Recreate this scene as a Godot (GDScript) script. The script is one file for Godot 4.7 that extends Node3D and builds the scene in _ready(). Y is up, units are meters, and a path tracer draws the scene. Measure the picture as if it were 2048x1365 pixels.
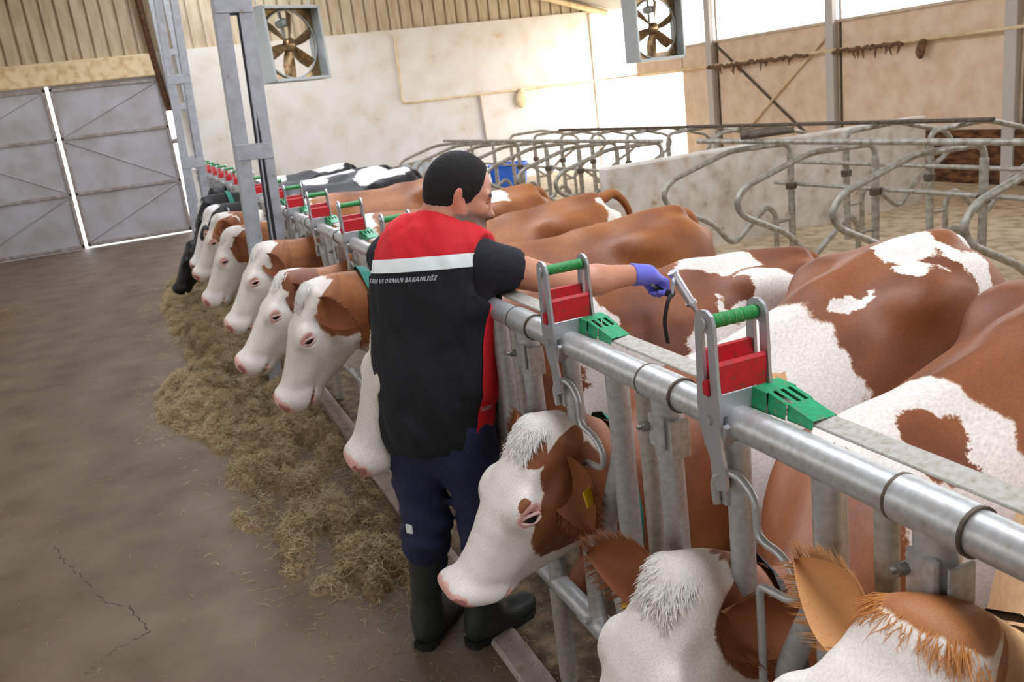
extends Node3D

func _ready() -> void:
	# ---- camera, sky, exposure
	var cam := Camera3D.new()
	cam.name = "camera"
	cam.fov = 42.61
	cam.near = 0.05
	cam.far = 200.0
	add_child(cam)
	cam.position = Vector3(0, 1.9, 0)
	cam.rotation = Vector3(deg_to_rad(-15.76), deg_to_rad(-21.2), deg_to_rad(-7.16))
	cam.current = true
	var lens := CameraAttributesPhysical.new()
	lens.frustum_focus_distance = 1.9
	lens.frustum_focal_length = 30.771
	lens.exposure_aperture = 9.0
	cam.attributes = lens
	var env := Environment.new()
	env.background_mode = Environment.BG_SKY
	var sky_mat := ProceduralSkyMaterial.new()
	sky_mat.sky_top_color = rgb(236, 241, 250)
	sky_mat.sky_horizon_color = rgb(251, 251, 251)
	sky_mat.ground_horizon_color = rgb(225, 220, 210)
	sky_mat.ground_bottom_color = rgb(190, 182, 168)
	sky_mat.sky_curve = 0.15
	var sky := Sky.new()
	sky.sky_material = sky_mat
	env.sky = sky
	env.background_energy_multiplier = 6.0
	env.tonemap_mode = Environment.TONE_MAPPER_LINEAR
	env.tonemap_exposure = 1.66
	env.sdfgi_enabled = true
	env.ssao_enabled = true
	env.ssil_enabled = true
	var we := WorldEnvironment.new()
	we.name = "environment"
	we.environment = env
	add_child(we)
	make_materials()
	build_shell()
	build_columns()
	build_fence()
	build_stalls()
	build_fans()
	build_clutter()
	build_hay()
	build_cows()
	build_person()
# ---------------------------------------------------------------- shape collector
class MB:
	var v := PackedVector3Array()
	var n := PackedVector3Array()
	var t := PackedVector2Array()
	var c := PackedColorArray()
	var i := PackedInt32Array()
	var col := Color.WHITE
	func vert(p: Vector3, m: Vector3, w := Vector2.ZERO) -> int:
		v.append(p); n.append(m); t.append(w); c.append(col)
		return v.size() - 1
	func tri(a: int, b: int, d: int) -> void:
		if (v[b] - v[a]).cross(v[d] - v[a]).dot(n[a] + n[b] + n[d]) > 0.0:
			i.append(a); i.append(d); i.append(b)
		else:
			i.append(a); i.append(b); i.append(d)
	func quad(a: int, b: int, d: int, e: int) -> void:
		tri(a, b, d); tri(a, d, e)
	func face(p: Array, m := Vector3.ZERO) -> void:
		if m == Vector3.ZERO:
			m = -(p[1] - p[0]).cross(p[2] - p[0]).normalized()
		var k := []
		for q in p:
			k.append(vert(q, m))
		for j in range(1, k.size() - 1):
			tri(k[0], k[j], k[j + 1])
	# box with chamfered edges
	func box(at: Vector3, size: Vector3, turn := Basis.IDENTITY, ch := 0.0) -> void:
		var h := size * 0.5
		var e := minf(ch, minf(h.x, minf(h.y, h.z)) * 0.9)
		var ax := [0, 1, 2]
		for a in 3:
			var b := (a + 1) % 3
			var d := (a + 2) % 3
			for s in [-1.0, 1.0]:
				var p := []
				for q in [[-1, -1], [1, -1], [1, 1], [-1, 1]]:
					var w := Vector3.ZERO
					w[a] = s * h[a]; w[b] = q[0] * (h[b] - e); w[d] = q[1] * (h[d] - e)
					p.append(at + turn * w)
				var m := Vector3.ZERO
				m[a] = s
				face(p, turn * m)
		if e <= 0.0:
			return
		for a in 3:
			var b := (a + 1) % 3
			var d := (a + 2) % 3
			for s in [-1.0, 1.0]:
				for r in [-1.0, 1.0]:
					var p := []
					for q in [[-1, 0], [1, 0], [1, 1], [-1, 1]]:
						var w := Vector3.ZERO
						w[a] = q[0] * (h[a] - e)
						w[b] = s * (h[b] - (e if q[1] == 1 else 0.0))
						w[d] = r * (h[d] - (0.0 if q[1] == 1 else e))
						p.append(at + turn * w)
					var m := Vector3.ZERO
					m[b] = s; m[d] = r
					face(p, turn * m.normalized())
		for s in [-1.0, 1.0]:
			for r in [-1.0, 1.0]:
				for u in [-1.0, 1.0]:
					face([at + turn * Vector3(s * h.x, r * (h.y - e), u * (h.z - e)), at + turn * Vector3(s * (h.x - e), r * h.y, u * (h.z - e)), at + turn * Vector3(s * (h.x - e), r * (h.y - e), u * h.z)], turn * Vector3(s, r, u).normalized())
	# round bar along a path; radii: one number or one per point
	func tube(path: Array, radius, sides := 10, caps := true, squash := 1.0, up := Vector3.UP) -> void:
		var count := path.size()
		var dirs := []
		for k in count:
			var d: Vector3 = path[mini(k + 1, count - 1)] - path[maxi(k - 1, 0)]
			dirs.append(d.normalized())
		var d0: Vector3 = dirs[0]
		var x := up.cross(d0)
		if x.length() < 0.05:
			x = Vector3.RIGHT.cross(d0)
		if x.length() < 0.05:
			x = Vector3.BACK.cross(d0)
		x = x.normalized()
		var rings := []
		for k in count:
			var d: Vector3 = dirs[k]
			x = (x - d * x.dot(d)).normalized()
			var y := d.cross(x)
			var r: float = radius[k] if radius is Array or radius is PackedFloat32Array else radius
			var ring := []
			for s in sides + 1:
				var a := TAU * s / sides
				var o := x * cos(a) + y * sin(a) * squash
				ring.append(vert(path[k] + o * r, o.normalized(), Vector2(float(s) / sides, float(k))))
			rings.append(ring)
		for k in count - 1:
			for s in sides:
				quad(rings[k][s], rings[k][s + 1], rings[k + 1][s + 1], rings[k + 1][s])
		if caps:
			for e in [0, count - 1]:
				var m: Vector3 = -dirs[0] if e == 0 else dirs[count - 1]
				var mid := vert(path[e], m)
				var ring := []
				for s in sides + 1:
					ring.append(vert(v[rings[e][s]], m))
				for s in sides:
					tri(mid, ring[s], ring[s + 1])
	# turned shape: profile of (radius, height) about the local Y axis of `at`
	func lathe(profile: Array, at: Transform3D, sides := 20) -> void:
		var rings := []
		for k in profile.size():
			var p: Vector2 = profile[k]
			var d: Vector2 = profile[mini(k + 1, profile.size() - 1)] - profile[maxi(k - 1, 0)]
			var m2 := Vector2(d.y, -d.x).normalized()
			var ring := []
			for s in sides + 1:
				var a := TAU * s / sides
				ring.append(vert(at * Vector3(cos(a) * p.x, p.y, sin(a) * p.x), (at.basis * Vector3(cos(a) * m2.x, m2.y, sin(a) * m2.x)).normalized(), Vector2(float(s) / sides, float(k))))
			rings.append(ring)
		for k in profile.size() - 1:
			for s in sides:
				quad(rings[k][s], rings[k][s + 1], rings[k + 1][s + 1], rings[k + 1][s])
	# flat outline (x,y), with holes, given depth along local z
	func plate(outline: PackedVector2Array, depth: float, at: Transform3D, holes := []) -> void:
		var poly := outline
		for h in holes:
			poly = bridged(poly, h)
		var ids := Geometry2D.triangulate_polygon(poly)
		for s in [-0.5, 0.5]:
			var m := (at.basis * Vector3(0, 0, signf(s))).normalized()
			var first := v.size()
			for p in poly:
				vert(at * Vector3(p.x, p.y, s * depth), m)
			for k in range(0, ids.size(), 3):
				tri(first + ids[k], first + ids[k + 1], first + ids[k + 2])
		for loop: PackedVector2Array in [outline] + holes:
			for k in loop.size():
				var a: Vector2 = loop[k]
				var b: Vector2 = loop[(k + 1) % loop.size()]
				var m2 := Vector2(-(b - a).y, (b - a).x).normalized()
				if Geometry2D.is_point_in_polygon((a + b) * 0.5 + m2 * 0.0004, loop) == (loop == outline):
					m2 = -m2
				face([at * Vector3(a.x, a.y, -depth / 2), at * Vector3(b.x, b.y, -depth / 2), at * Vector3(b.x, b.y, depth / 2), at * Vector3(a.x, a.y, depth / 2)], (at.basis * Vector3(m2.x, m2.y, 0)).normalized())
	func bridged(poly: PackedVector2Array, hole: PackedVector2Array) -> PackedVector2Array:
		var h := hole.duplicate()
		if Geometry2D.is_polygon_clockwise(h) == Geometry2D.is_polygon_clockwise(poly):
			h.reverse()
		var bi := 0
		var bj := 0
		var best := 1e9
		for a in poly.size():
			for b in h.size():
				var d := poly[a].distance_squared_to(h[b])
				if d < best:
					best = d; bi = a; bj = b
		var out := PackedVector2Array()
		for a in bi + 1:
			out.append(poly[a])
		for b in h.size() + 1:
			out.append(h[(bj + b) % h.size()])
		for a in range(bi, poly.size()):
			out.append(poly[a])
		return out
	func add(o: MB, at := Transform3D.IDENTITY) -> void:
		var first := v.size()
		for k in o.v.size():
			v.append(at * o.v[k]); n.append((at.basis * o.n[k]).normalized()); t.append(o.t[k]); c.append(o.c[k])
		for k in o.i:
			i.append(first + k)
	func mesh() -> ArrayMesh:
		var m := ArrayMesh.new()
		into(m)
		return m
	func into(m: ArrayMesh) -> void:
		var a := []
		a.resize(Mesh.ARRAY_MAX)
		a[Mesh.ARRAY_VERTEX] = v; a[Mesh.ARRAY_NORMAL] = n; a[Mesh.ARRAY_TEX_UV] = t; a[Mesh.ARRAY_COLOR] = c; a[Mesh.ARRAY_INDEX] = i
		m.add_surface_from_arrays(Mesh.PRIMITIVE_TRIANGLES, a)

# ---------------------------------------------------------------- soft solids
# kinds: 0 tapered capsule, 1 ellipsoid, 2 lofted trunk along x
class Solid:
	var kind := 0
	var a: Vector3
	var ab: Vector3
	var inv := 0.0
	var ra := 0.0
	var rb := 0.0
	var k := 0.03
	var cut := false
	var box := Transform3D.IDENTITY
	var placed := false
	var sz: Vector3
	var x0 := 0.0
	var x1 := 1.0
	var top := PackedFloat32Array()
	var bot := PackedFloat32Array()
	var wid := PackedFloat32Array()
	var pw := 2.3
	var nar := 0.0
	func d(q: Vector3) -> float:
		var p := box * q if placed else q
		if kind == 0:
			var u := clampf((p - a).dot(ab) * inv, 0.0, 1.0)
			return (p - a - ab * u).length() - ra - (rb - ra) * u
		if kind == 1:
			var s := p / sz
			var k0 := s.length()
			if k0 < 0.001:
				return -minf(sz.x, minf(sz.y, sz.z))
			return k0 * (k0 - 1.0) / (s / sz).length()
		var f := (p.x - x0) / (x1 - x0)
		var dx := 0.0
		if f < 0.0:
			dx = -f * (x1 - x0); f = 0.0
		elif f > 1.0:
			dx = (f - 1.0) * (x1 - x0); f = 1.0
		var last := top.size() - 1
		var g := f * last
		var j := mini(int(g), last - 1)
		g -= j
		g = g * g * (3.0 - 2.0 * g) * 0.5 + g * 0.5
		var tp := lerpf(top[j], top[j + 1], g)
		var bt := lerpf(bot[j], bot[j + 1], g)
		var w := lerpf(wid[j], wid[j + 1], g)
		var h := maxf((tp - bt) * 0.5, 0.004)
		var ty := (p.y - (tp + bt) * 0.5) / h
		w = maxf(w * (1.0 + nar * clampf(ty, -1.0, 1.0)), 0.004)
		var e := (pow(pow(absf(ty), pw) + pow(absf(p.z) / w, pw), 1.0 / pw) - 1.0) * minf(h, w)
		if dx > 0.0:
			return Vector2(dx, maxf(e, 0.0)).length()
		return e

static func cap(a: Vector3, b: Vector3, ra: float, rb: float, k := 0.03) -> Solid:
	var s := Solid.new()
	s.a = a; s.ab = b - a; s.inv = 1.0 / maxf((b - a).length_squared(), 1e-8); s.ra = ra; s.rb = rb; s.k = k
	return s
static func ell(at: Vector3, size: Vector3, k := 0.03, turn := Basis.IDENTITY, cut := false) -> Solid:
	var s := Solid.new()
	s.kind = 1; s.sz = size; s.k = k; s.cut = cut; s.placed = true
	s.box = Transform3D(turn, at).affine_inverse()
	return s
# flattened capsule: squash axis scaled so that it is thinner along z of `turn`
static func flatcap(a: Vector3, b: Vector3, ra: float, rb: float, zs: float, k := 0.03) -> Solid:
	var s := cap(Vector3(a.x, a.y, a.z * zs), Vector3(b.x, b.y, b.z * zs), ra, rb, k)
	s.placed = true
	s.box = Transform3D(Basis.from_scale(Vector3(1, 1, zs)), Vector3.ZERO)
	return s
static func loft(x0: float, x1: float, top: Array, bot: Array, wid: Array, pw := 2.3, nar := 0.0, k := 0.03) -> Solid:
	var s := Solid.new()
	s.kind = 2; s.x0 = x0; s.x1 = x1; s.pw = pw; s.nar = nar; s.k = k
	s.top = PackedFloat32Array(top); s.bot = PackedFloat32Array(bot); s.wid = PackedFloat32Array(wid)
	return s

static func field(list: Array, p: Vector3) -> float:
	var r := 1e3
	for s: Solid in list:
		var e := s.d(p)
		if s.cut:
			e = -e
			var h := maxf(s.k - absf(r - e), 0.0) / s.k
			r = maxf(r, e) + h * h * s.k * 0.25
		else:
			var h := maxf(s.k - absf(r - e), 0.0) / s.k
			r = minf(r, e) - h * h * s.k * 0.25
	return r

# surface nets over `list`; extra(p, d) may reshape the field; only cells near the surface are visited
static func nets(list: Array, lo: Vector3, hi: Vector3, cell: float, extra = null) -> MB:
	var B := 6
	var nx := int(ceil((hi.x - lo.x) / cell / B)) * B + 1
	var ny := int(ceil((hi.y - lo.y) / cell / B)) * B + 1
	var nz := int(ceil((hi.z - lo.z) / cell / B)) * B + 1
	var g := PackedFloat32Array()
	g.resize(nx * ny * nz)
	g.fill(1e3)
	var half := cell * B * 0.5
	var rad := half * 1.7321
	var active := []
	var sy := nx
	var sz := nx * ny
	for bz in range(0, nz - 1, B):
		for by in range(0, ny - 1, B):
			for bx in range(0, nx - 1, B):
				var mid := lo + Vector3(bx, by, bz) * cell + Vector3(half, half, half)
				var near := []
				var dm := 1e3
				for s: Solid in list:
					var e := s.d(mid)
					if e < rad * 1.4 + s.k + 0.01:
						near.append(s)
				if near.is_empty():
					continue
				dm = field(near, mid)
				if extra != null:
					dm = (extra as Callable).call(mid, dm)
				if absf(dm) > rad * 1.5 + cell * 2.0:
					if dm < 0.0:
						for z in range(bz, bz + B + 1):
							for y in range(by, by + B + 1):
								for x in range(bx, bx + B + 1):
									var o := x + y * sy + z * sz
									if g[o] > 900.0:
										g[o] = -1e2
					continue
				active.append(Vector3i(bx, by, bz))
				for z in range(bz, bz + B + 1):
					for y in range(by, by + B + 1):
						var o := bx + y * sy + z * sz
						for x in range(bx, bx + B + 1):
							if absf(g[o]) > 90.0:
								var p := lo + Vector3(x, y, z) * cell
								var e := field(near, p)
								if extra != null:
									e = (extra as Callable).call(p, e)
								g[o] = e
							o += 1
	var m := MB.new()
	var ids := PackedInt32Array()
	ids.resize(nx * ny * nz)
	ids.fill(-1)
	var ex := [0, 1, sy, sy + 1, sz, sz + 1, sz + sy, sz + sy + 1]
	var corner := [Vector3(0, 0, 0), Vector3(1, 0, 0), Vector3(0, 1, 0), Vector3(1, 1, 0), Vector3(0, 0, 1), Vector3(1, 0, 1), Vector3(0, 1, 1), Vector3(1, 1, 1)]
	var ea := [0, 2, 4, 6, 0, 1, 4, 5, 0, 1, 2, 3]
	var eb := [1, 3, 5, 7, 2, 3, 6, 7, 4, 5, 6, 7]
	for b: Vector3i in active:
		for z in range(b.z, b.z + B):
			for y in range(b.y, b.y + B):
				for x in range(b.x, b.x + B):
					var o := x + y * sy + z * sz
					var inside := 0
					for e in ex:
						if g[o + e] < 0.0:
							inside += 1
					if inside == 0 or inside == 8:
						continue
					var sum := Vector3.ZERO
					var cnt := 0
					for k in 12:
						var ga := g[o + ex[ea[k]]]
						var gb := g[o + ex[eb[k]]]
						if (ga < 0.0) != (gb < 0.0):
							sum += (corner[ea[k]] as Vector3).lerp(corner[eb[k]], ga / (ga - gb))
							cnt += 1
					ids[o] = m.v.size()
					m.v.append(lo + (Vector3(x, y, z) + sum / cnt) * cell)
	m.n.resize(m.v.size())
	for b: Vector3i in active:
		for z in range(b.z, b.z + B):
			for y in range(b.y, b.y + B):
				for x in range(b.x, b.x + B):
					var o := x + y * sy + z * sz
					if ids[o] < 0:
						continue
					var s0 := g[o] < 0.0
					if y > 0 and z > 0 and s0 != (g[o + 1] < 0.0):
						netquad(m, ids[o], ids[o - sy], ids[o - sy - sz], ids[o - sz], s0)
					if x > 0 and z > 0 and s0 != (g[o + sy] < 0.0):
						netquad(m, ids[o], ids[o - sz], ids[o - 1 - sz], ids[o - 1], s0)
					if x > 0 and y > 0 and s0 != (g[o + sz] < 0.0):
						netquad(m, ids[o], ids[o - 1], ids[o - 1 - sy], ids[o - sy], s0)
	for k in m.n.size():
		m.n[k] = m.n[k].normalized()
	m.t.resize(m.v.size())
	m.c.resize(m.v.size())
	m.c.fill(Color.WHITE)
	return m

static func netquad(m: MB, a: int, b: int, c: int, d: int, flip: bool) -> void:
	if a < 0 or b < 0 or c < 0 or d < 0:
		return
	if not flip:
		var s := b
		b = d; d = s
	# a,b,c,d counter-clockwise seen from outside when inside is at the low end
	var f := (m.v[c] - m.v[a]).cross(m.v[d] - m.v[b])
	m.n[a] += f; m.n[b] += f; m.n[c] += f; m.n[d] += f
	m.i.append(a); m.i.append(c); m.i.append(b)
	m.i.append(a); m.i.append(d); m.i.append(c)

# ---------------------------------------------------------------- naming
var used := {}
func numbered(called: String) -> String:
	var k: int = used.get(called, 0)
	used[called] = k + 1
	return called if k == 0 else "%s_%03d" % [called, k]
func tag(o: Node, label: String, category: String, group := "", kind := "") -> void:
	if label: o.set_meta("label", label)
	if category: o.set_meta("category", category)
	if group: o.set_meta("group", group)
	if kind: o.set_meta("kind", kind)
func thing(called: String, at: Vector3, label := "", category := "", group := "", turn := Basis.IDENTITY) -> Node3D:
	var o := Node3D.new()
	o.name = numbered(called)
	add_child(o, true)
	o.transform = Transform3D(turn, at)
	tag(o, label, category, group)
	return o
# one named mesh; world-space shapes given to a child are brought into its parent's frame
func put(called: String, m, material: Material, parent: Node = null, world := false) -> MeshInstance3D:
	var o := MeshInstance3D.new()
	o.mesh = m.mesh() if m is MB else m
	o.material_override = material
	if parent == null:
		o.name = numbered(called)
		add_child(o, true)
	else:
		o.name = called
		parent.add_child(o, true)
		if world:
			var t := Transform3D.IDENTITY
			var q := parent
			while q is Node3D and q != self:
				t = (q as Node3D).transform * t
				q = q.get_parent()
			o.transform = t.affine_inverse()
	return o
func struct(called: String, m, material: Material, label := "", parent: Node = null) -> MeshInstance3D:
	var o := put(called, m, material, parent)
	if parent == null:
		tag(o, label, "", "", "structure")
	return o
func boxed(at: Vector3, size: Vector3, ch := 0.004, turn := Basis.IDENTITY) -> MB:
	var m := MB.new()
	m.box(at, size, turn, ch)
	return m
func bar(path: Array, r, sides := 10) -> MB:
	var m := MB.new()
	m.tube(path, r, sides)
	return m
# smooth path through points (Catmull-Rom)
func curve(p: Array, steps := 4) -> Array:
	var out := []
	for k in p.size() - 1:
		var a = p[maxi(k - 1, 0)]
		var b = p[k]
		var c = p[k + 1]
		var d = p[mini(k + 2, p.size() - 1)]
		for s in steps:
			var u := float(s) / steps
			out.append(b * 1.0 + (c - a) * 0.5 * u + (a * 2.0 - b * 5.0 + c * 4.0 - d) * 0.5 * u * u + (b * 3.0 - a - c * 3.0 + d) * 0.5 * u * u * u)
	out.append(p[p.size() - 1])
	return out
# path with rounded corners
func rounded(p: Array, r: float, steps := 5) -> Array:
	var out := [p[0]]
	for k in range(1, p.size() - 1):
		var b: Vector3 = p[k]
		var u: Vector3 = (p[k - 1] - b)
		var w: Vector3 = (p[k + 1] - b)
		var e := minf(r, minf(u.length(), w.length()) * 0.48)
		var a := b + u.normalized() * e
		var c := b + w.normalized() * e
		for s in steps + 1:
			var f := float(s) / steps
			out.append(a.lerp(b, f).lerp(b.lerp(c, f), f))
	out.append(p[p.size() - 1])
	return out

# ---------------------------------------------------------------- materials
func noise_tex(seed_no: int, freq: float, ramp: Array, size := 512, kind := FastNoiseLite.TYPE_SIMPLEX_SMOOTH, oct := 5) -> NoiseTexture2D:
	var f := FastNoiseLite.new()
	f.seed = seed_no; f.noise_type = kind; f.frequency = freq; f.fractal_octaves = oct
	var x := NoiseTexture2D.new()
	x.width = size; x.height = size; x.seamless = true; x.noise = f
	var g := Gradient.new()
	g.offsets = PackedFloat32Array(ramp.map(func(e): return e[0]))
	g.colors = PackedColorArray(ramp.map(func(e): return e[1]))
	x.color_ramp = g
	return x
func plain_mat(c: Color, rough := 0.8, metal := 0.0) -> StandardMaterial3D:
	var m := StandardMaterial3D.new()
	m.albedo_color = c; m.roughness = rough; m.metallic = metal
	return m
func tri_mat(tex: Texture2D, scale: Vector3, rough := 0.8, metal := 0.0, bump: Texture2D = null, depth := 0.0, tint := Color.WHITE) -> StandardMaterial3D:
	var m := plain_mat(tint, rough, metal)
	m.albedo_texture = tex
	m.uv1_triplanar = true; m.uv1_world_triplanar = true; m.uv1_scale = scale
	if bump:
		m.heightmap_enabled = true; m.heightmap_texture = bump; m.heightmap_scale = depth
	return m
static func rgb(r: int, g: int, b: int) -> Color:
	return Color8(r, g, b)

# ---------------------------------------------------------------- shared materials
var M := {}
func make_materials() -> void:
	var grit := noise_tex(11, 0.03, [[0.0, Color(0.3, 0.3, 0.3)], [1.0, Color.WHITE]], 512)
	M.grit = grit
	M.floor = tri_mat(noise_tex(3, 0.008, [[0.1, rgb(92, 73, 55)], [0.4, rgb(104, 86, 68)], [0.6, rgb(110, 92, 74)], [0.9, rgb(119, 102, 84)]], 1024), Vector3.ONE * 0.21, 0.62, 0.0, grit, 0.15)
	M.alley = tri_mat(noise_tex(5, 0.012, [[0.1, rgb(150, 126, 98)], [0.35, rgb(182, 160, 130)], [0.6, rgb(198, 178, 148)], [0.9, rgb(208, 190, 162)]], 1024), Vector3.ONE * 0.37, 0.95, 0.0, grit, 0.6)
	M.dirt = tri_mat(noise_tex(6, 0.02, [[0.2, rgb(78, 62, 46)], [0.5, rgb(106, 88, 68)], [0.8, rgb(132, 110, 84)]], 512), Vector3.ONE * 0.9, 0.95, 0.0, grit, 0.8)
	M.dung = tri_mat(noise_tex(7, 0.015, [[0.15, rgb(52, 40, 30)], [0.5, rgb(76, 60, 44)], [0.85, rgb(104, 84, 62)]], 512), Vector3.ONE * 0.6, 0.8, 0.0, grit, 0.8)
	M.kerb = tri_mat(noise_tex(8, 0.02, [[0.15, rgb(158, 142, 130)], [0.4, rgb(184, 170, 160)], [0.8, rgb(194, 182, 174)]], 512), Vector3.ONE * 0.8, 0.8, 0.0, grit, 0.2)
	M.plaster = tri_mat(noise_tex(21, 0.007, [[0.0, rgb(206, 182, 152)], [0.14, rgb(220, 209, 193)], [0.4, rgb(227, 219, 208)], [0.75, rgb(231, 226, 219)]], 1024), Vector3.ONE * 0.19, 0.9, 0.0, grit, 0.2)
	M.tan = tri_mat(noise_tex(23, 0.008, [[0.0, rgb(150, 108, 72)], [0.07, rgb(218, 188, 156)], [0.45, rgb(230, 203, 174)], [0.8, rgb(236, 213, 186)]], 1024), Vector3.ONE * 0.31, 0.9, 0.0, grit, 0.25)
	M.coping = tri_mat(noise_tex(24, 0.02, [[0.15, rgb(196, 176, 152)], [0.6, rgb(220, 204, 184)]], 256), Vector3.ONE * 0.5, 0.9)
	M.muck = tri_mat(noise_tex(25, 0.015, [[0.15, rgb(52, 32, 18)], [0.4, rgb(84, 52, 28)], [0.65, rgb(112, 72, 40)], [0.9, rgb(140, 96, 56)]], 512), Vector3(0.5, 1.4, 0.5), 0.95, 0.0, grit, 0.8)
	M.lowwall = tri_mat(noise_tex(27, 0.009, [[0.0, rgb(150, 118, 86)], [0.15, rgb(196, 180, 160)], [0.4, rgb(211, 202, 190)], [0.8, rgb(222, 216, 206)]], 1024), Vector3.ONE * 0.43, 0.9, 0.0, grit, 0.3)
	M.cladding = tri_mat(noise_tex(29, 0.02, [[0.15, rgb(176, 154, 122)], [0.5, rgb(196, 178, 150)], [0.85, rgb(206, 190, 164)]], 512), Vector3(0.6, 0.12, 0.6), 0.55)
	M.lagging = tri_mat(noise_tex(34, 0.03, [[0.2, rgb(84, 60, 42)], [0.7, rgb(134, 102, 74)]], 256), Vector3.ONE * 1.5, 0.9)
	M.wallpost = plain_mat(rgb(196, 188, 180), 0.55)
	M.cream = tri_mat(noise_tex(30, 0.015, [[0.15, rgb(206, 174, 128)], [0.5, rgb(230, 208, 168)], [0.85, rgb(236, 218, 184)]], 512), Vector3.ONE * 0.5, 0.85)
	M.doorpaint = tri_mat(noise_tex(31, 0.01, [[0.1, rgb(166, 160, 158)], [0.5, rgb(178, 175, 179)], [0.9, rgb(186, 185, 191)]], 512), Vector3.ONE * 0.3, 0.5)
	M.doorframe = tri_mat(noise_tex(32, 0.03, [[0.2, rgb(146, 130, 120)], [0.7, rgb(168, 162, 162)]], 256), Vector3.ONE * 0.8, 0.6)
	M.rust = tri_mat(noise_tex(33, 0.03, [[0.2, rgb(62, 38, 24)], [0.7, rgb(108, 70, 42)]], 256), Vector3.ONE * 1.5, 0.85)
	M.steelpaint = tri_mat(noise_tex(35, 0.02, [[0.05, rgb(140, 120, 100)], [0.14, rgb(160, 162, 166)], [0.8, rgb(176, 180, 188)]], 512), Vector3.ONE * 0.9, 0.5)
	M.galv = tri_mat(noise_tex(37, 0.03, [[0.03, rgb(150, 132, 104)], [0.12, rgb(178, 176, 168)], [0.5, rgb(192, 194, 193)], [0.85, rgb(202, 206, 208)]], 512), Vector3.ONE * 3.0, 0.42, 0.5, grit, 0.02)
	M.galv_dirty = tri_mat(noise_tex(38, 0.03, [[0.05, rgb(138, 118, 88)], [0.2, rgb(164, 156, 140)], [0.75, rgb(182, 180, 172)]], 512), Vector3.ONE * 3.0, 0.55, 0.3, grit, 0.03)
	M.stallpipe = tri_mat(noise_tex(39, 0.03, [[0.15, rgb(126, 114, 94)], [0.5, rgb(160, 154, 142)], [0.85, rgb(180, 178, 172)]], 256), Vector3.ONE * 1.5, 0.5, 0.4)
	M.darkpipe = tri_mat(noise_tex(40, 0.03, [[0.2, rgb(78, 66, 54)], [0.8, rgb(114, 102, 88)]], 256), Vector3.ONE * 1.5, 0.6, 0.3)
	M.zinc = plain_mat(rgb(186, 188, 192), 0.4, 0.6)
	M.red = tri_mat(noise_tex(41, 0.03, [[0.2, rgb(150, 60, 50)], [0.32, rgb(196, 20, 34)], [0.8, rgb(206, 24, 40)]], 256), Vector3.ONE * 5.0, 0.45)
	M.green = tri_mat(noise_tex(42, 0.03, [[0.2, rgb(110, 140, 104)], [0.32, rgb(14, 146, 92)], [0.8, rgb(20, 166, 106)]], 256), Vector3.ONE * 5.0, 0.45)
	M.grip = tri_mat(noise_tex(43, 0.04, [[0.2, rgb(120, 150, 100)], [0.32, rgb(30, 134, 62)], [0.8, rgb(40, 150, 72)]], 256), Vector3.ONE * 8.0, 0.5)
	M.black = plain_mat(rgb(26, 25, 25), 0.6)
	M.bolt = plain_mat(rgb(150, 148, 142), 0.4, 0.7)
	M.bluetub = plain_mat(rgb(40, 104, 214), 0.5)
	M.sheet = tri_mat(noise_tex(44, 0.02, [[0.3, rgb(150, 128, 96)], [0.45, rgb(178, 182, 178)], [0.8, rgb(190, 196, 198)]], 256), Vector3.ONE * 0.8, 0.6, 0.2)
	M.roof = plain_mat(rgb(150, 142, 132), 0.7)
	M.oldwall = plain_mat(rgb(112, 104, 96), 0.9)
	M.soil = tri_mat(noise_tex(45, 0.01, [[0.3, rgb(196, 182, 156)], [0.7, rgb(222, 212, 190)]], 256), Vector3.ONE * 0.1, 0.95)
	M.bronze = tri_mat(noise_tex(46, 0.02, [[0.3, rgb(120, 92, 60)], [0.7, rgb(160, 134, 100)]], 256), Vector3.ONE * 2.0, 0.3, 0.7)
	M.fanbox = plain_mat(rgb(172, 178, 178), 0.45, 0.2)

const BZ := -18.78
const WX := 10.2
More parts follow.
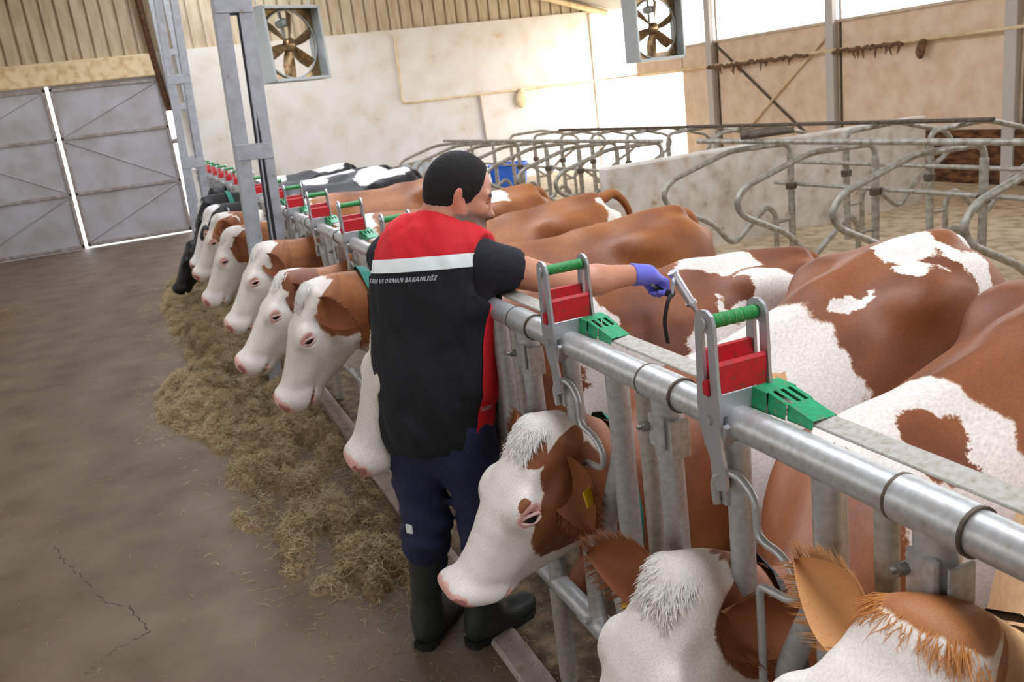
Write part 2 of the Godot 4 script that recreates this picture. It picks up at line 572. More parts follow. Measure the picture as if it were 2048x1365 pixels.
# ---------------------------------------------------------------- building
func build_shell() -> void:
	struct("floor", boxed(Vector3(-2.6, -0.1, -6.4), Vector3(6.8, 0.2, 24.9), 0.0), M.floor, "dusty brown concrete floor of the feed passage")
	struct("floor_kerb", boxed(Vector3(0.853, -0.082, -6.4), Vector3(0.108, 0.2, 24.9), 0.012), M.kerb, "narrow pale kerb strip running along the foot of the fence")
	struct("floor_alley", boxed(Vector3(2.5, -0.1, -6.4), Vector3(3.22, 0.2, 24.9), 0.0), M.dung, "dark dung-covered floor of the cow alley behind the fence")
	struct("floor_stalls", boxed(Vector3(7.16, -0.1, -6.4), Vector3(6.1, 0.2, 24.9), 0.0), M.alley, "sandy dirt floor of the stalls")
	struct("ground_outside", boxed(Vector3(0, -0.45, -10), Vector3(160, 0.4, 160), 0.0), M.soil, "bright bare ground outside the barn")
	# cracks in the passage floor
	var rng := RandomNumberGenerator.new()
	rng.seed = 5
	for line in [[Vector2(-0.79, -4.64), Vector2(-0.74, -4.43), Vector2(-0.65, -4.21), Vector2(-0.59, -4.01), Vector2(-0.53, -3.86), Vector2(-0.44, -3.75), Vector2(-0.41, -3.65), Vector2(-0.35, -3.5)], [Vector2(-0.35, -3.5), Vector2(-0.43, -3.45), Vector2(-0.48, -3.45), Vector2(-0.54, -3.36), Vector2(-0.6, -3.32)], [Vector2(-1.43, -7.96), Vector2(-0.99, -8.04), Vector2(-0.44, -8.04)]]:
		var pts := []
		for k in line.size() - 1:
			for s in 7:
				var q: Vector2 = (line[k] as Vector2).lerp(line[k + 1], s / 7.0) + Vector2(rng.randf_range(-0.009, 0.009), rng.randf_range(-0.014, 0.014))
				pts.append(Vector3(q.x, -0.0005, q.y))
		var radii := []
		for k in pts.size():
			radii.append(rng.randf_range(0.0012, 0.0045))
		var crack := MB.new()
		crack.tube(pts, radii, 6, true, 0.3)
		struct("floor_crack", crack, M.black, "fine dark crack in the passage floor")
	# back wall: masonry right of the gate, lintel and cladding over it
	struct("wall_back", boxed(Vector3(5.53, 1.72, BZ - 0.12), Vector3(9.34, 3.46, 0.24), 0.0), M.plaster, "white stained plaster wall at the far end of the barn")
	struct("wall_back_passage", boxed(Vector3(-4.6, 1.72, BZ - 0.12), Vector3(2.8, 3.46, 0.24), 0.0), M.plaster, "plaster wall left of the grey gate")
	struct("trim_lintel", boxed(Vector3(-1.3, 3.225, BZ - 0.02), Vector3(4.1, 0.41, 0.3), 0.02), M.cream, "cream concrete lintel above the grey gate")
	var rib := PackedVector2Array()
	var sheets := struct("wall_back_cladding", boxed(Vector3(2.2, 4.7, BZ - 0.16), Vector3(16.4, 2.6, 0.02), 0.0), M.cladding, "ribbed beige metal cladding above the far wall")
	var sx := -5.0
	while sx < 10.0:
		var m := MB.new()
		var prof := []
		for k in 4:
			var x := sx + k * 0.25
			prof.append_array([[x, 0.0], [x + 0.2, 0.0], [x + 0.208, -0.05], [x + 0.242, -0.05]])
		prof.append([sx + 1.0, 0.0])
		for k in prof.size() - 1:
			var x0: float = prof[k][0]
			var x1: float = prof[k + 1][0]
			var z0: float = BZ - 0.06 + prof[k][1]
			var z1: float = BZ - 0.06 + prof[k + 1][1]
			m.face([Vector3(x0, 3.44, z0), Vector3(x1, 3.44, z1), Vector3(x1, minf(3.5 + 0.3 * (10.3 - x1) + 0.1, 6.0), z1), Vector3(x0, minf(3.5 + 0.3 * (10.3 - x0) + 0.1, 6.0), z0)], Vector3(-(z1 - z0), 0, x1 - x0).normalized())
		put("cladding_sheet", m, M.cladding, sheets)
		sx += 1.0
	# side walls
	struct("wall_right", boxed(Vector3(WX + 0.12, 1.06, -3.0), Vector3(0.24, 2.52, 24.5), 0.0), M.tan, "tan stained plaster side wall below the open strip")
	struct("trim_coping", boxed(Vector3(WX + 0.11, 2.345, -3.0), Vector3(0.3, 0.05, 24.5), 0.01), M.coping, "pale coping on top of the tan side wall")
	struct("trim_muck_board", boxed(Vector3(WX - 0.04, 0.2, -0.75), Vector3(0.08, 1.0, 17.5), 0.02), M.muck, "dung-caked brown lower band of the tan side wall")
	struct("wall_left", boxed(Vector3(-6.1, 1.3, -6.4), Vector3(0.24, 3.0, 25.0), 0.0), M.plaster, "plaster wall on the far side of the passage")
	struct("wall_front", boxed(Vector3(2.2, 2.9, 6.1), Vector3(16.8, 6.0, 0.24), 0.0), M.oldwall, "end wall behind the viewer")
	struct("wall_right_lintel", boxed(Vector3(WX + 0.12, 2.1, -16.1), Vector3(0.24, 0.45, 1.75), 0.0), M.tan, "tan wall piece over the bright doorway")
	# roof: two slopes with an open ridge
	for s in [-1.0, 1.0]:
		var m := MB.new()
		var x0: float = 2.1 + s * 0.75
		var x1: float = 2.1 + s * 8.6
		var y0 := 5.76
		var y1 := 3.4
		var p := [Vector3(x0, y0, 7.0), Vector3(x1, y1, 7.0), Vector3(x1, y1, BZ - 0.3), Vector3(x0, y0, BZ - 0.3)]
		var up := Vector3(s * 0.29, 1, 0).normalized()
		m.face(p, -up)
		m.face(p.map(func(q): return q + up * 0.06), up)
		for k in 4:
			var a: Vector3 = p[k]
			var b: Vector3 = p[(k + 1) % 4]
			var nn: Vector3 = (a + b) * 0.5 - (p[0] + p[2]) * 0.5
			m.face([a, b, b + up * 0.06, a + up * 0.06], (nn - up * nn.dot(up)).normalized())
		struct("ceiling", m, M.roof, "metal roof slope with an open ridge")
	for z in [BZ + 0.2, -13.0, -6.7, -0.4]:
		for s in [-1.0, 1.0]:
			struct("trim_rafter", bar([Vector3(2.1 + s * 0.4, 5.72, z), Vector3(2.1 + s * 8.4, 3.36, z)], 0.07, 4), M.cream, "cream roof rafter on the underside of the roof")
	# gate: two leaves with frame rails
	for s in 2:
		var x0: float = [-3.18, -1.2][s]
		var x1: float = [-1.25, 0.735][s]
		var y0: float = [0.004, 0.022][s]
		var w := x1 - x0
		var leaf := struct("door_%d" % (s + 1), boxed(Vector3((x0 + x1) / 2, (y0 + 3.04) / 2, BZ + 0.02), Vector3(w, 3.04 - y0, 0.03), 0.0), M.doorpaint, ["left grey sheet-metal gate leaf", "right grey sheet-metal gate leaf beside the fence"][s])
		for y in [y0 + 0.05, 1.04, 2.07, 2.95]:
			put("frame_rail", boxed(Vector3((x0 + x1) / 2, y, BZ + 0.05), Vector3(w, 0.06, 0.04), 0.006), M.doorframe, leaf)
		for x in [x0 + 0.03, x1 - 0.03]:
			put("frame_stile", boxed(Vector3(x, (y0 + 3.04) / 2, BZ + 0.05), Vector3(0.06, 3.04 - y0, 0.04), 0.006), M.doorframe, leaf)
		for q in [[y0 + 0.1, 1.0], [2.02, 1.08], [2.1, 2.92]]:
			put("brace", bar([Vector3(x0 + 0.06, q[0], BZ + 0.042), Vector3(x1 - 0.06, q[1], BZ + 0.042)], 0.014, 6), M.doorpaint, leaf)
		put("hinge", boxed(Vector3([x0 + 0.04, x1 + 0.03][s], 1.78, BZ + 0.06), Vector3(0.16, 0.1, 0.05), 0.01), M.doorframe, leaf)
	struct("trim_door_jamb", bar([Vector3(0.8, 2.36, BZ + 0.1), Vector3(0.72, 3.3, BZ + 0.12), Vector3(0.64, 5.0, BZ + 0.14)], 0.06, 8), M.rust, "rusty brown steel jamb above the gate gap")
	struct("wall_back_jamb", boxed(Vector3(0.81, 2.9, BZ - 0.1), Vector3(0.16, 1.1, 0.2), 0.0), M.plaster, "plaster strip above the gate gap")
	# conduits on the back wall
	struct("trim_wall_pipe", bar(rounded([Vector3(5.5, 3.3, BZ + 0.03), Vector3(5.47, 1.95, BZ + 0.03), Vector3(10.1, 1.93, BZ + 0.03)], 0.06), 0.022, 8), M.cream, "cream pipe bent along the far plaster wall")
	struct("trim_wall_pipe", bar([Vector3(7.25, 1.93, BZ + 0.035), Vector3(7.28, 0.9, BZ + 0.035)], 0.035, 8), M.coping, "short pipe drop below the long far wall pipe")
	struct("trim_wall_post", boxed(Vector3(10.15, 1.7, BZ + 0.02), Vector3(0.06, 3.4, 0.05), 0.006), M.coping, "thin corner strip at the right end of the far wall")
	var lump := MB.new()
	lump.add(nets([ell(Vector3.ZERO, Vector3(0.12, 0.2, 0.05), 0.02), ell(Vector3(0.03, 0.16, 0), Vector3(0.05, 0.1, 0.03), 0.05)], Vector3(-0.2, -0.3, -0.1), Vector3(0.2, 0.35, 0.1), 0.03), Transform3D(Basis.IDENTITY, Vector3(8.2, 1.72, BZ + 0.07)))
	tag(put("cable_coil", lump, M.cream), "tan bundle hanging from the pipe on the far white wall", "bundle")

func built_column(at: Vector3, h: float, w: float, wide: float, battens: Array, label: String, lean := 0.0) -> void:
	var o := thing("column", at, "", "", "", Basis(Vector3.BACK, -lean))
	tag(o, label, "", "", "structure")
	var zs := 0.14
	for s in [-1.0, 1.0]:
		var m := MB.new()
		var x: float = s * (w / 2 - wide / 2)
		m.box(Vector3(x, h / 2, zs / 2), Vector3(wide, h, 0.008), Basis.IDENTITY, 0.002)
		m.box(Vector3(x - s * (wide / 2 - 0.005) * -1.0, h / 2, 0), Vector3(0.008, h, zs), Basis.IDENTITY, 0.002)
		m.box(Vector3(x, h / 2, -zs / 2), Vector3(wide, h, 0.008), Basis.IDENTITY, 0.002)
		put("leg", m, M.steelpaint, o)
	for b: Vector2 in battens:
		for s in [-1.0, 1.0]:
			put("batten_plate", boxed(Vector3(0, b.x, s * (zs / 2 + 0.006)), Vector3(w - 0.01, b.y, 0.01), 0.003), M.steelpaint, o)
	put("base_plate", boxed(Vector3(0, 0.01, 0), Vector3(w + 0.08, 0.02, zs + 0.08), 0.004), M.steelpaint, o)

func build_columns() -> void:
	built_column(Vector3(0.69, 0, -6.6), 5.3, 0.26, 0.098, [Vector2(1.72, 0.11), Vector2(2.72, 0.15), Vector2(0.6, 0.11), Vector2(3.8, 0.12)], "grey built-up steel column of two channels standing in the feed hay", 0.05)
	built_column(Vector3(0.62, 0, -12.9), 5.3, 0.3, 0.1, [Vector2(1.5, 0.12), Vector2(2.6, 0.12), Vector2(3.7, 0.12)], "grey built-up steel column farther along the fence", 0.05)
	built_column(Vector3(1.02, 0, -18.55), 5.3, 0.36, 0.11, [Vector2(1.4, 0.12), Vector2(2.4, 0.12), Vector2(3.4, 0.12)], "grey built-up steel column against the far wall")
	struct("trim_cable", bar([Vector3(0.985, 5.0, -6.55), Vector3(0.87, 2.6, -6.55), Vector3(0.805, 1.2, -6.52), Vector3(0.755, 0.05, -6.52)], 0.011, 8), M.black, "black cable running down inside the nearest steel column")
	# columns of the tan side wall
	for k in 5:
		var z: float = [-14.22, -11.1, -8.0, -4.9, -1.8][k]
		var o := thing("column", Vector3(WX - 0.06, 0, z))
		tag(o, ["grey steel wall post left of the crossed braces", "grey steel wall post right of the crossed braces", "grey steel wall post", "grey steel wall post", "grey steel wall post"][k], "", "", "structure")
		put("post", boxed(Vector3(0, 1.75, 0), Vector3(0.1, 3.5, 0.17), 0.008), M.wallpost, o)
		put("flange", boxed(Vector3(0.05, 1.75, 0.15), Vector3(0.05, 3.5, 0.02), 0.003), M.darkpipe, o)
	for q in [[Vector3(WX - 0.02, 2.28, -14.1), Vector3(WX - 0.02, 0.66, -11.75)], [Vector3(WX - 0.035, 2.12, -11.25), Vector3(WX - 0.035, 0.66, -13.4)]]:
		struct("trim_brace_rod", bar(q, 0.022, 6), M.darkpipe if q[0].z < -13 else M.cream, "thin crossed wind brace rod on the tan side wall")
	struct("trim_side_pipe", bar([Vector3(WX - 0.1, 1.93, -18.5), Vector3(WX - 0.1, 1.92, -8.0), Vector3(WX - 0.1, 1.91, 2.0)], 0.024, 8), M.cream, "cream pipe running along the tan side wall")
	var rng := RandomNumberGenerator.new()
	rng.seed = 8
	for q in [[-14.25, -11.5, "ragged dark insulation hanging on the wall pipe between the two posts"], [-11.0, -9.6, "ragged dark insulation hanging on the wall pipe right of the second post"]]:
		var pts := []
		var rad := []
		var z: float = q[0]
		while z < q[1]:
			pts.append(Vector3(WX - 0.12 + rng.randf_range(-0.01, 0.01), 1.90 + rng.randf_range(-0.02, 0.02), z))
			rad.append(rng.randf_range(0.022, 0.04))
			z += 0.05
		var m := MB.new()
		m.tube(pts, rad, 7)
		for k in 9:
			var a: Vector3 = pts[rng.randi() % pts.size()]
			m.tube([a, a + Vector3(-0.01, -rng.randf_range(0.06, 0.1), rng.randf_range(-0.03, 0.03)), a + Vector3(0, -rng.randf_range(0.1, 0.18), rng.randf_range(-0.06, 0.06))], [0.022, 0.016, 0.004], 6)
		tag(put("pipe_insulation", m, M.lagging), q[2], "insulation")
	var clump := nets([ell(Vector3(0, -0.05, 0), Vector3(0.04, 0.11, 0.08), 0.02), ell(Vector3(0, 0.06, 0.05), Vector3(0.03, 0.06, 0.07), 0.05)], Vector3(-0.15, -0.3, -0.2), Vector3(0.15, 0.2, 0.2), 0.025)
	var o2 := put("rag", clump, M.lagging)
	o2.position = Vector3(WX - 0.12, 1.82, -9.35)
	tag(o2, "brown rag clump hanging from the end of the side wall pipe", "rag")

# ---------------------------------------------------------------- headlock fence
const FX := 0.95
var latch_z := [-0.61, -1.33, -2.05, -2.80, -3.68, -4.55, -5.45, -6.35, -7.25, -8.15, -9.05, -9.95, -10.85, -11.75, -12.65, -13.55, -14.45, -15.35, -16.25]
func build_fence() -> void:
	var o := thing("feed_fence", Vector3(FX, 0, 0), "long galvanized self-locking feed fence with red and green latches between passage and cows", "fence")
	put("top_rail", bar([Vector3(0, 1.243, 1.2), Vector3(0, 1.243, -17.6)], 0.034, 18), M.galv, o)
	put("bottom_rail", bar([Vector3(0, 0.38, 1.2), Vector3(0, 0.38, -17.6)], 0.032, 16), M.galv, o)
	put("locking_bar", boxed(Vector3(0.066, 1.276, -8.2), Vector3(0.05, 0.006, 18.8), 0.002, Basis(Vector3.BACK, 0.12)), M.galv_dirty, o)
	# shared shapes of one place in the fence, built round z = 0 of its latch
	var post := bar([Vector3(0, 1.21, 0.015), Vector3(0, 0.38, 0.015)], 0.025, 14).mesh()
	var yoke := bar([Vector3(0, 1.22, 0.265), Vector3(0, 0.38, 0.268)], 0.029, 14).mesh()
	var slim := bar([Vector3(0, 1.22, 0.39), Vector3(0, 0.38, 0.395)], 0.02, 12).mesh()
	var stout := bar([Vector3(0, 1.13, 0.485), Vector3(0, 0.38, 0.495)], 0.029, 14).mesh()
	var arm := bar(rounded([Vector3(-0.002, 1.02, 0.262), Vector3(0.0, 0.83, 0.17), Vector3(0, 0.74, 0.13), Vector3(0, 0.62, 0.15), Vector3(0.0, 0.42, 0.235)], 0.06), 0.024, 12).mesh()
	var hx := -0.036
	var hook_path := curve([Vector3(hx - 0.006, 1.072, -0.004), Vector3(hx - 0.01, 1.12, -0.002), Vector3(hx - 0.006, 1.147, 0.022), Vector3(hx, 1.152, 0.056), Vector3(hx, 1.138, 0.092), Vector3(hx, 1.11, 0.112), Vector3(hx, 1.062, 0.113), Vector3(hx, 1.045, 0.13), Vector3(hx, 1.04, 0.172), Vector3(hx, 1.022, 0.204), Vector3(hx, 0.998, 0.221), Vector3(hx, 0.972, 0.217), Vector3(hx, 0.957, 0.196), Vector3(hx, 0.95, 0.155), Vector3(hx, 0.945, 0.126), Vector3(hx, 0.928, 0.111), Vector3(hx, 0.85, 0.110), Vector3(hx, 0.62, 0.108), Vector3(hx + 0.02, 0.42, 0.105)], 4)
	var hookm := bar(hook_path, 0.0085, 8)
	hookm.box(Vector3(-0.027, 1.105, 0.004), Vector3(0.014, 0.075, 0.022), Basis.IDENTITY, 0.003)
	var hook := hookm.mesh()
	var sleeve := MB.new()
	sleeve.tube([Vector3(0, 1.243, 0.42), Vector3(0, 1.243, 0.55)], 0.0385, 18)
	sleeve.tube([Vector3(0, 1.235, 0.485), Vector3(0, 1.09, 0.487)], 0.034, 14)
	sleeve.box(Vector3(-0.03, 1.150, 0.487), Vector3(0.012, 0.08, 0.058), Basis.IDENTITY, 0.004)
	sleeve.box(Vector3(0.0, 1.135, 0.528), Vector3(0.05, 0.09, 0.008), Basis.IDENTITY, 0.002)
	var boltm := MB.new()
	boltm.tube([Vector3(-0.03, 1.155, 0.462), Vector3(-0.052, 1.155, 0.458)], 0.011, 6)
	boltm.tube([Vector3(-0.05, 1.155, 0.458), Vector3(-0.062, 1.155, 0.456)], 0.006, 8)
	var seam := bar([Vector3(0, 1.243, -0.003), Vector3(0, 1.243, 0.003)], 0.0392, 18)
	var foot := MB.new()
	foot.tube([Vector3(0, 0.38, -0.06), Vector3(0, 0.38, 0.09)], 0.037, 16)
	foot.tube([Vector3(-0.03, 0.40, 0.015), Vector3(-0.045, 0.405, 0.015)], 0.011, 6)
	var leg := bar([Vector3(0, 0.36, 0.487), Vector3(0, -0.02, 0.487)], 0.03, 12).mesh()
	# latch: slotted side plates, handle, red slider, green guides
	var side := PackedVector2Array()
	for q in [[-0.030, 1.445], [-0.024, 1.462], [-0.008, 1.471], [0.008, 1.471], [0.024, 1.462], [0.030, 1.445], [0.032, 1.33], [0.036, 1.29], [0.036, 1.262], [0.030, 1.24], [0.032, 1.20], [0.040, 1.165], [0.044, 1.12], [0.010, 1.105], [-0.002, 1.12], [-0.006, 1.17], [-0.022, 1.20], [-0.034, 1.24], [-0.038, 1.28], [-0.034, 1.33]]:
		side.append(Vector2(-q[0], q[1]))
	var slot := PackedVector2Array([Vector2(-0.008, 1.425), Vector2(-0.009, 1.305), Vector2(0.0, 1.298), Vector2(0.009, 1.305), Vector2(0.008, 1.425), Vector2(0.0, 1.431)])
	var turn := Basis(Vector3.UP, PI / 2)
	var plates := MB.new()
	plates.plate(side, 0.007, Transform3D(turn, Vector3(-0.047, 0, 0)), [slot])
	var side2 := PackedVector2Array()
	for q in side:
		if q.y > 1.23:
			side2.append(q)
	plates.plate(side2, 0.007, Transform3D(turn, Vector3(0.072, 0, 0)), [slot])
	plates.tube([Vector3(-0.055, 1.445, 0), Vector3(0.08, 1.445, 0)], 0.007, 8)
	plates.tube([Vector3(-0.051, 1.445, 0), Vector3(-0.056, 1.445, 0)], 0.012, 12)
	plates.tube([Vector3(-0.048, 1.252, 0.0), Vector3(-0.056, 1.252, 0.0)], 0.010, 10)
	plates.box(Vector3(0.0, 1.285, 0.022), Vector3(0.09, 0.05, 0.012), Basis.IDENTITY, 0.003)
	plates.box(Vector3(-0.02, 1.225, 0.03), Vector3(0.05, 0.05, 0.012), Basis(Vector3.RIGHT, 0.3), 0.003)
	var grip := bar([Vector3(-0.042, 1.445, 0), Vector3(0.067, 1.445, 0)], 0.0135, 14)
	for k in 5:
		grip.tube([Vector3(-0.03 + k * 0.021, 1.445, 0), Vector3(-0.024 + k * 0.021, 1.445, 0)], 0.0142, 14)
	var slider := MB.new()
	var sprof := PackedVector2Array([Vector2(-0.026, 1.302), Vector2(0.026, 1.302), Vector2(0.030, 1.365), Vector2(0.024, 1.372), Vector2(0.012, 1.352), Vector2(-0.008, 1.352), Vector2(-0.014, 1.388), Vector2(-0.022, 1.390), Vector2(-0.030, 1.37)])
	var sp2 := PackedVector2Array()
	for q in sprof:
		sp2.append(Vector2(-q.x, q.y))
	slider.plate(sp2, 0.108, Transform3D(turn, Vector3(0.0125, 0, 0)))
	slider.box(Vector3(-0.05, 1.318, 0), Vector3(0.016, 0.03, 0.016), Basis.IDENTITY, 0.003)
	slider.box(Vector3(0.075, 1.318, 0), Vector3(0.014, 0.03, 0.016), Basis.IDENTITY, 0.003)
	var guides := []
	for s in [1.0, -1.0]:
		var guide := MB.new()
		var z0 := 0.02
		var z1: float = 0.185 if s > 0 else 0.11
		var w := 0.034
		var shape := [[z0, 0.030], [z0 + 0.05, 0.028], [lerpf(z0, z1, 0.6), 0.018], [z1, 0.004]]
		for k in shape.size() - 1:
			var a: float = shape[k][0]
			var b: float = shape[k + 1][0]
			var ya: float = 1.278 + shape[k][1]
			var yb: float = 1.278 + shape[k + 1][1]
			var wa := w - 0.004 * k
			var top := [Vector3(0.066 - wa, ya, s * a), Vector3(0.066 + wa, ya, s * a), Vector3(0.066 + wa, yb, s * b), Vector3(0.066 - wa, yb, s * b)]
			if k == 1 and s > 0:
				# comb of slots
				for j in 7:
					var fa := j / 7.0
					var fb := (j + 1) / 7.0
					if j % 2 == 0:
						guide.face([top[0].lerp(top[1], fa), top[0].lerp(top[1], fb), top[3].lerp(top[2], fb), top[3].lerp(top[2], fa)], Vector3(0, 1, 0.25 * s).normalized())
			else:
				guide.face(top, Vector3(0, 1, 0.25 * s).normalized())
			for e in [-1.0, 1.0]:
				var x: float = 0.066 + e * wa
				var xo: float = 0.066 + e * (wa + 0.004)
				guide.face([Vector3(x, ya, s * a), Vector3(x, yb, s * b), Vector3(xo, 1.266, s * b), Vector3(xo, 1.266, s * a)], Vector3(e, 0.2, 0).normalized())
		guides.append(guide)
		guide.face([Vector3(0.066 - w, 1.308, s * z0), Vector3(0.066 + w, 1.308, s * z0), Vector3(0.066 + w, 1.266, s * z0), Vector3(0.066 - w, 1.266, s * z0)], Vector3(0, 0, -s))
	var pm := plates.mesh()
	var gm := grip.mesh()
	var sm := slider.mesh()
	var gu := guides.map(func(g): return g.mesh())
	var sl := sleeve.mesh()
	var bm := boltm.mesh()
	var se := seam.mesh()
	var fm := foot.mesh()
	for k in latch_z.size():
		var at := Vector3(0, 0, latch_z[k])
		for q in [["post", post, M.galv], ["yoke_pipe", yoke, M.galv], ["slim_pipe", slim, M.galv_dirty], ["stout_pipe", stout, M.galv], ["swing_arm", arm, M.galv], ["hook_rod", hook, M.galv], ["rail_coupling", sl, M.galv], ["foot_clamp", fm, M.galv], ["fence_leg", leg, M.galv_dirty]]:
			put(q[0], q[1], q[2], o).position = at
		var cl := o.get_child(o.get_child_count() - 3)
		put("bolt", bm, M.bolt, cl)
		for z in [0.418, 0.552]:
			put("joint_ring", se, M.darkpipe, cl).position.z = z
		var l := put("latch", pm, M.zinc, o)
		l.position = at
		put("handle_grip", gm, M.grip, l)
		put("slider_block", sm, M.red, l)
		for g in gu:
			put("guide", g, M.green, l)

# ---------------------------------------------------------------- cubicles
func build_stalls() -> void:
	# low wall across the row
	struct("wall_partition", boxed(Vector3(6.57, 0.5, -8.12), Vector3(4.38, 1.08, 0.2), 0.02), M.lowwall, "low white stained partition wall across the stalls")
	var loop := rounded([Vector3(5.845, 0.4, 0), Vector3(5.85, 1.105, 0), Vector3(5.14, 1.12, 0), Vector3(4.47, 0.94, 0), Vector3(4.37, 0.82, 0), Vector3(4.44, 0.70, 0), Vector3(4.9, 0.475, 0), Vector3(5.13, 0.215, 0), Vector3(5.46, 0.47, 0), Vector3(5.55, 0.53, 0), Vector3(5.65, 0.44, 0), Vector3(5.645, -0.02, 0)], 0.11, 6)
	var loop_mesh := bar(loop.map(func(q): return q - Vector3(5.85, 0, 0)), 0.026, 12).mesh()
	var post_mesh := bar([Vector3(0, 1.0, 0), Vector3(-0.005, -0.02, 0)], 0.034, 12).mesh()
	var tie := bar([Vector3(-0.2, 0.36, 0), Vector3(0, 0.36, 0)], 0.018, 8).mesh()
	var clampm := boxed(Vector3(0.0, 0.69, 0), Vector3(0.09, 0.07, 0.075), 0.01).mesh()
	var rows := [[5.85, 1.0], [6.65, -1.0]]
	var words := ["front row", "second row"]
	for r in 2:
		var zs := [-6.99, -5.9, -4.82, -3.74, -2.66] if r == 0 else [-7.1, -6.05, -5.0, -3.95, -2.9]
		var far := [-9.3, -10.4, -11.5, -12.6, -13.7, -14.8, -15.9]
		for k in zs.size() + far.size():
			var z: float = zs[k] if k < zs.size() else far[k - zs.size()]
			var o := thing("cubicle_divider", Vector3(rows[r][0], 0, z), "", "", "", Basis.IDENTITY if r == 0 else Basis(Vector3.UP, PI))
			var where := ""
			if k < zs.size():
				where = "bent pipe cubicle divider in the %s, %s in front of the low white wall" % [words[r], ["first", "second", "third", "fourth", "fifth"][k]]
			else:
				where = "bent pipe cubicle divider in the %s, %s behind the low white wall" % [words[r], ["first", "second", "third", "fourth", "fifth", "sixth", "seventh"][k - zs.size()]]
			tag(o, where, "stall divider", "bent pipe cubicle dividers of the two stall rows")
			put("loop_pipe", loop_mesh, M.stallpipe, o)
			put("post", post_mesh, M.stallpipe, o)
			put("tie_pipe", tie, M.stallpipe, o)
			put("rail_clamp", clampm, M.darkpipe, o)
	var rails := [
		[[Vector3(5.42, 1.174, -2.0), Vector3(5.42, 1.174, -7.9)], 0.026, "neck rail over the front stall row before the low white wall"],
		[[Vector3(7.08, 1.15, -5.75), Vector3(7.08, 1.15, -14.6)], 0.022, "dark neck rail over the second stall row with a cut end"],
		[[Vector3(5.906, 0.70, -2.0), Vector3(5.906, 0.70, -7.3)], 0.02, "middle rail along the posts of the front stall row"],
		[[Vector3(6.594, 0.80, -2.0), Vector3(6.594, 0.80, -7.85)], 0.02, "middle rail along the posts of the second stall row"],
		[[Vector3(5.42, 1.174, -8.6), Vector3(5.42, 1.174, -16.2)], 0.026, "neck rail over the far stalls behind the low white wall"],
		[[Vector3(5.906, 0.70, -8.6), Vector3(5.906, 0.70, -16.2)], 0.02, "middle rail of the far stalls behind the low white wall"]]
	for q in rails:
		tag(put("stall_rail", bar(q[0], q[1], 10), M.darkpipe if q[1] == 0.022 else M.stallpipe), q[2], "rail")
	var loose := MB.new()
	loose.tube([Vector3(5.28, 1.245, -7.0), Vector3(5.6, 1.27, -6.72)], 0.04, 12)
	loose.tube([Vector3(5.33, 1.235, -6.93), Vector3(5.63, 1.255, -6.66)], 0.03, 12)
	tag(put("pipe_offcut", loose, M.darkpipe), "dark rolled offcut lying on top of the front stall rails", "pipe")

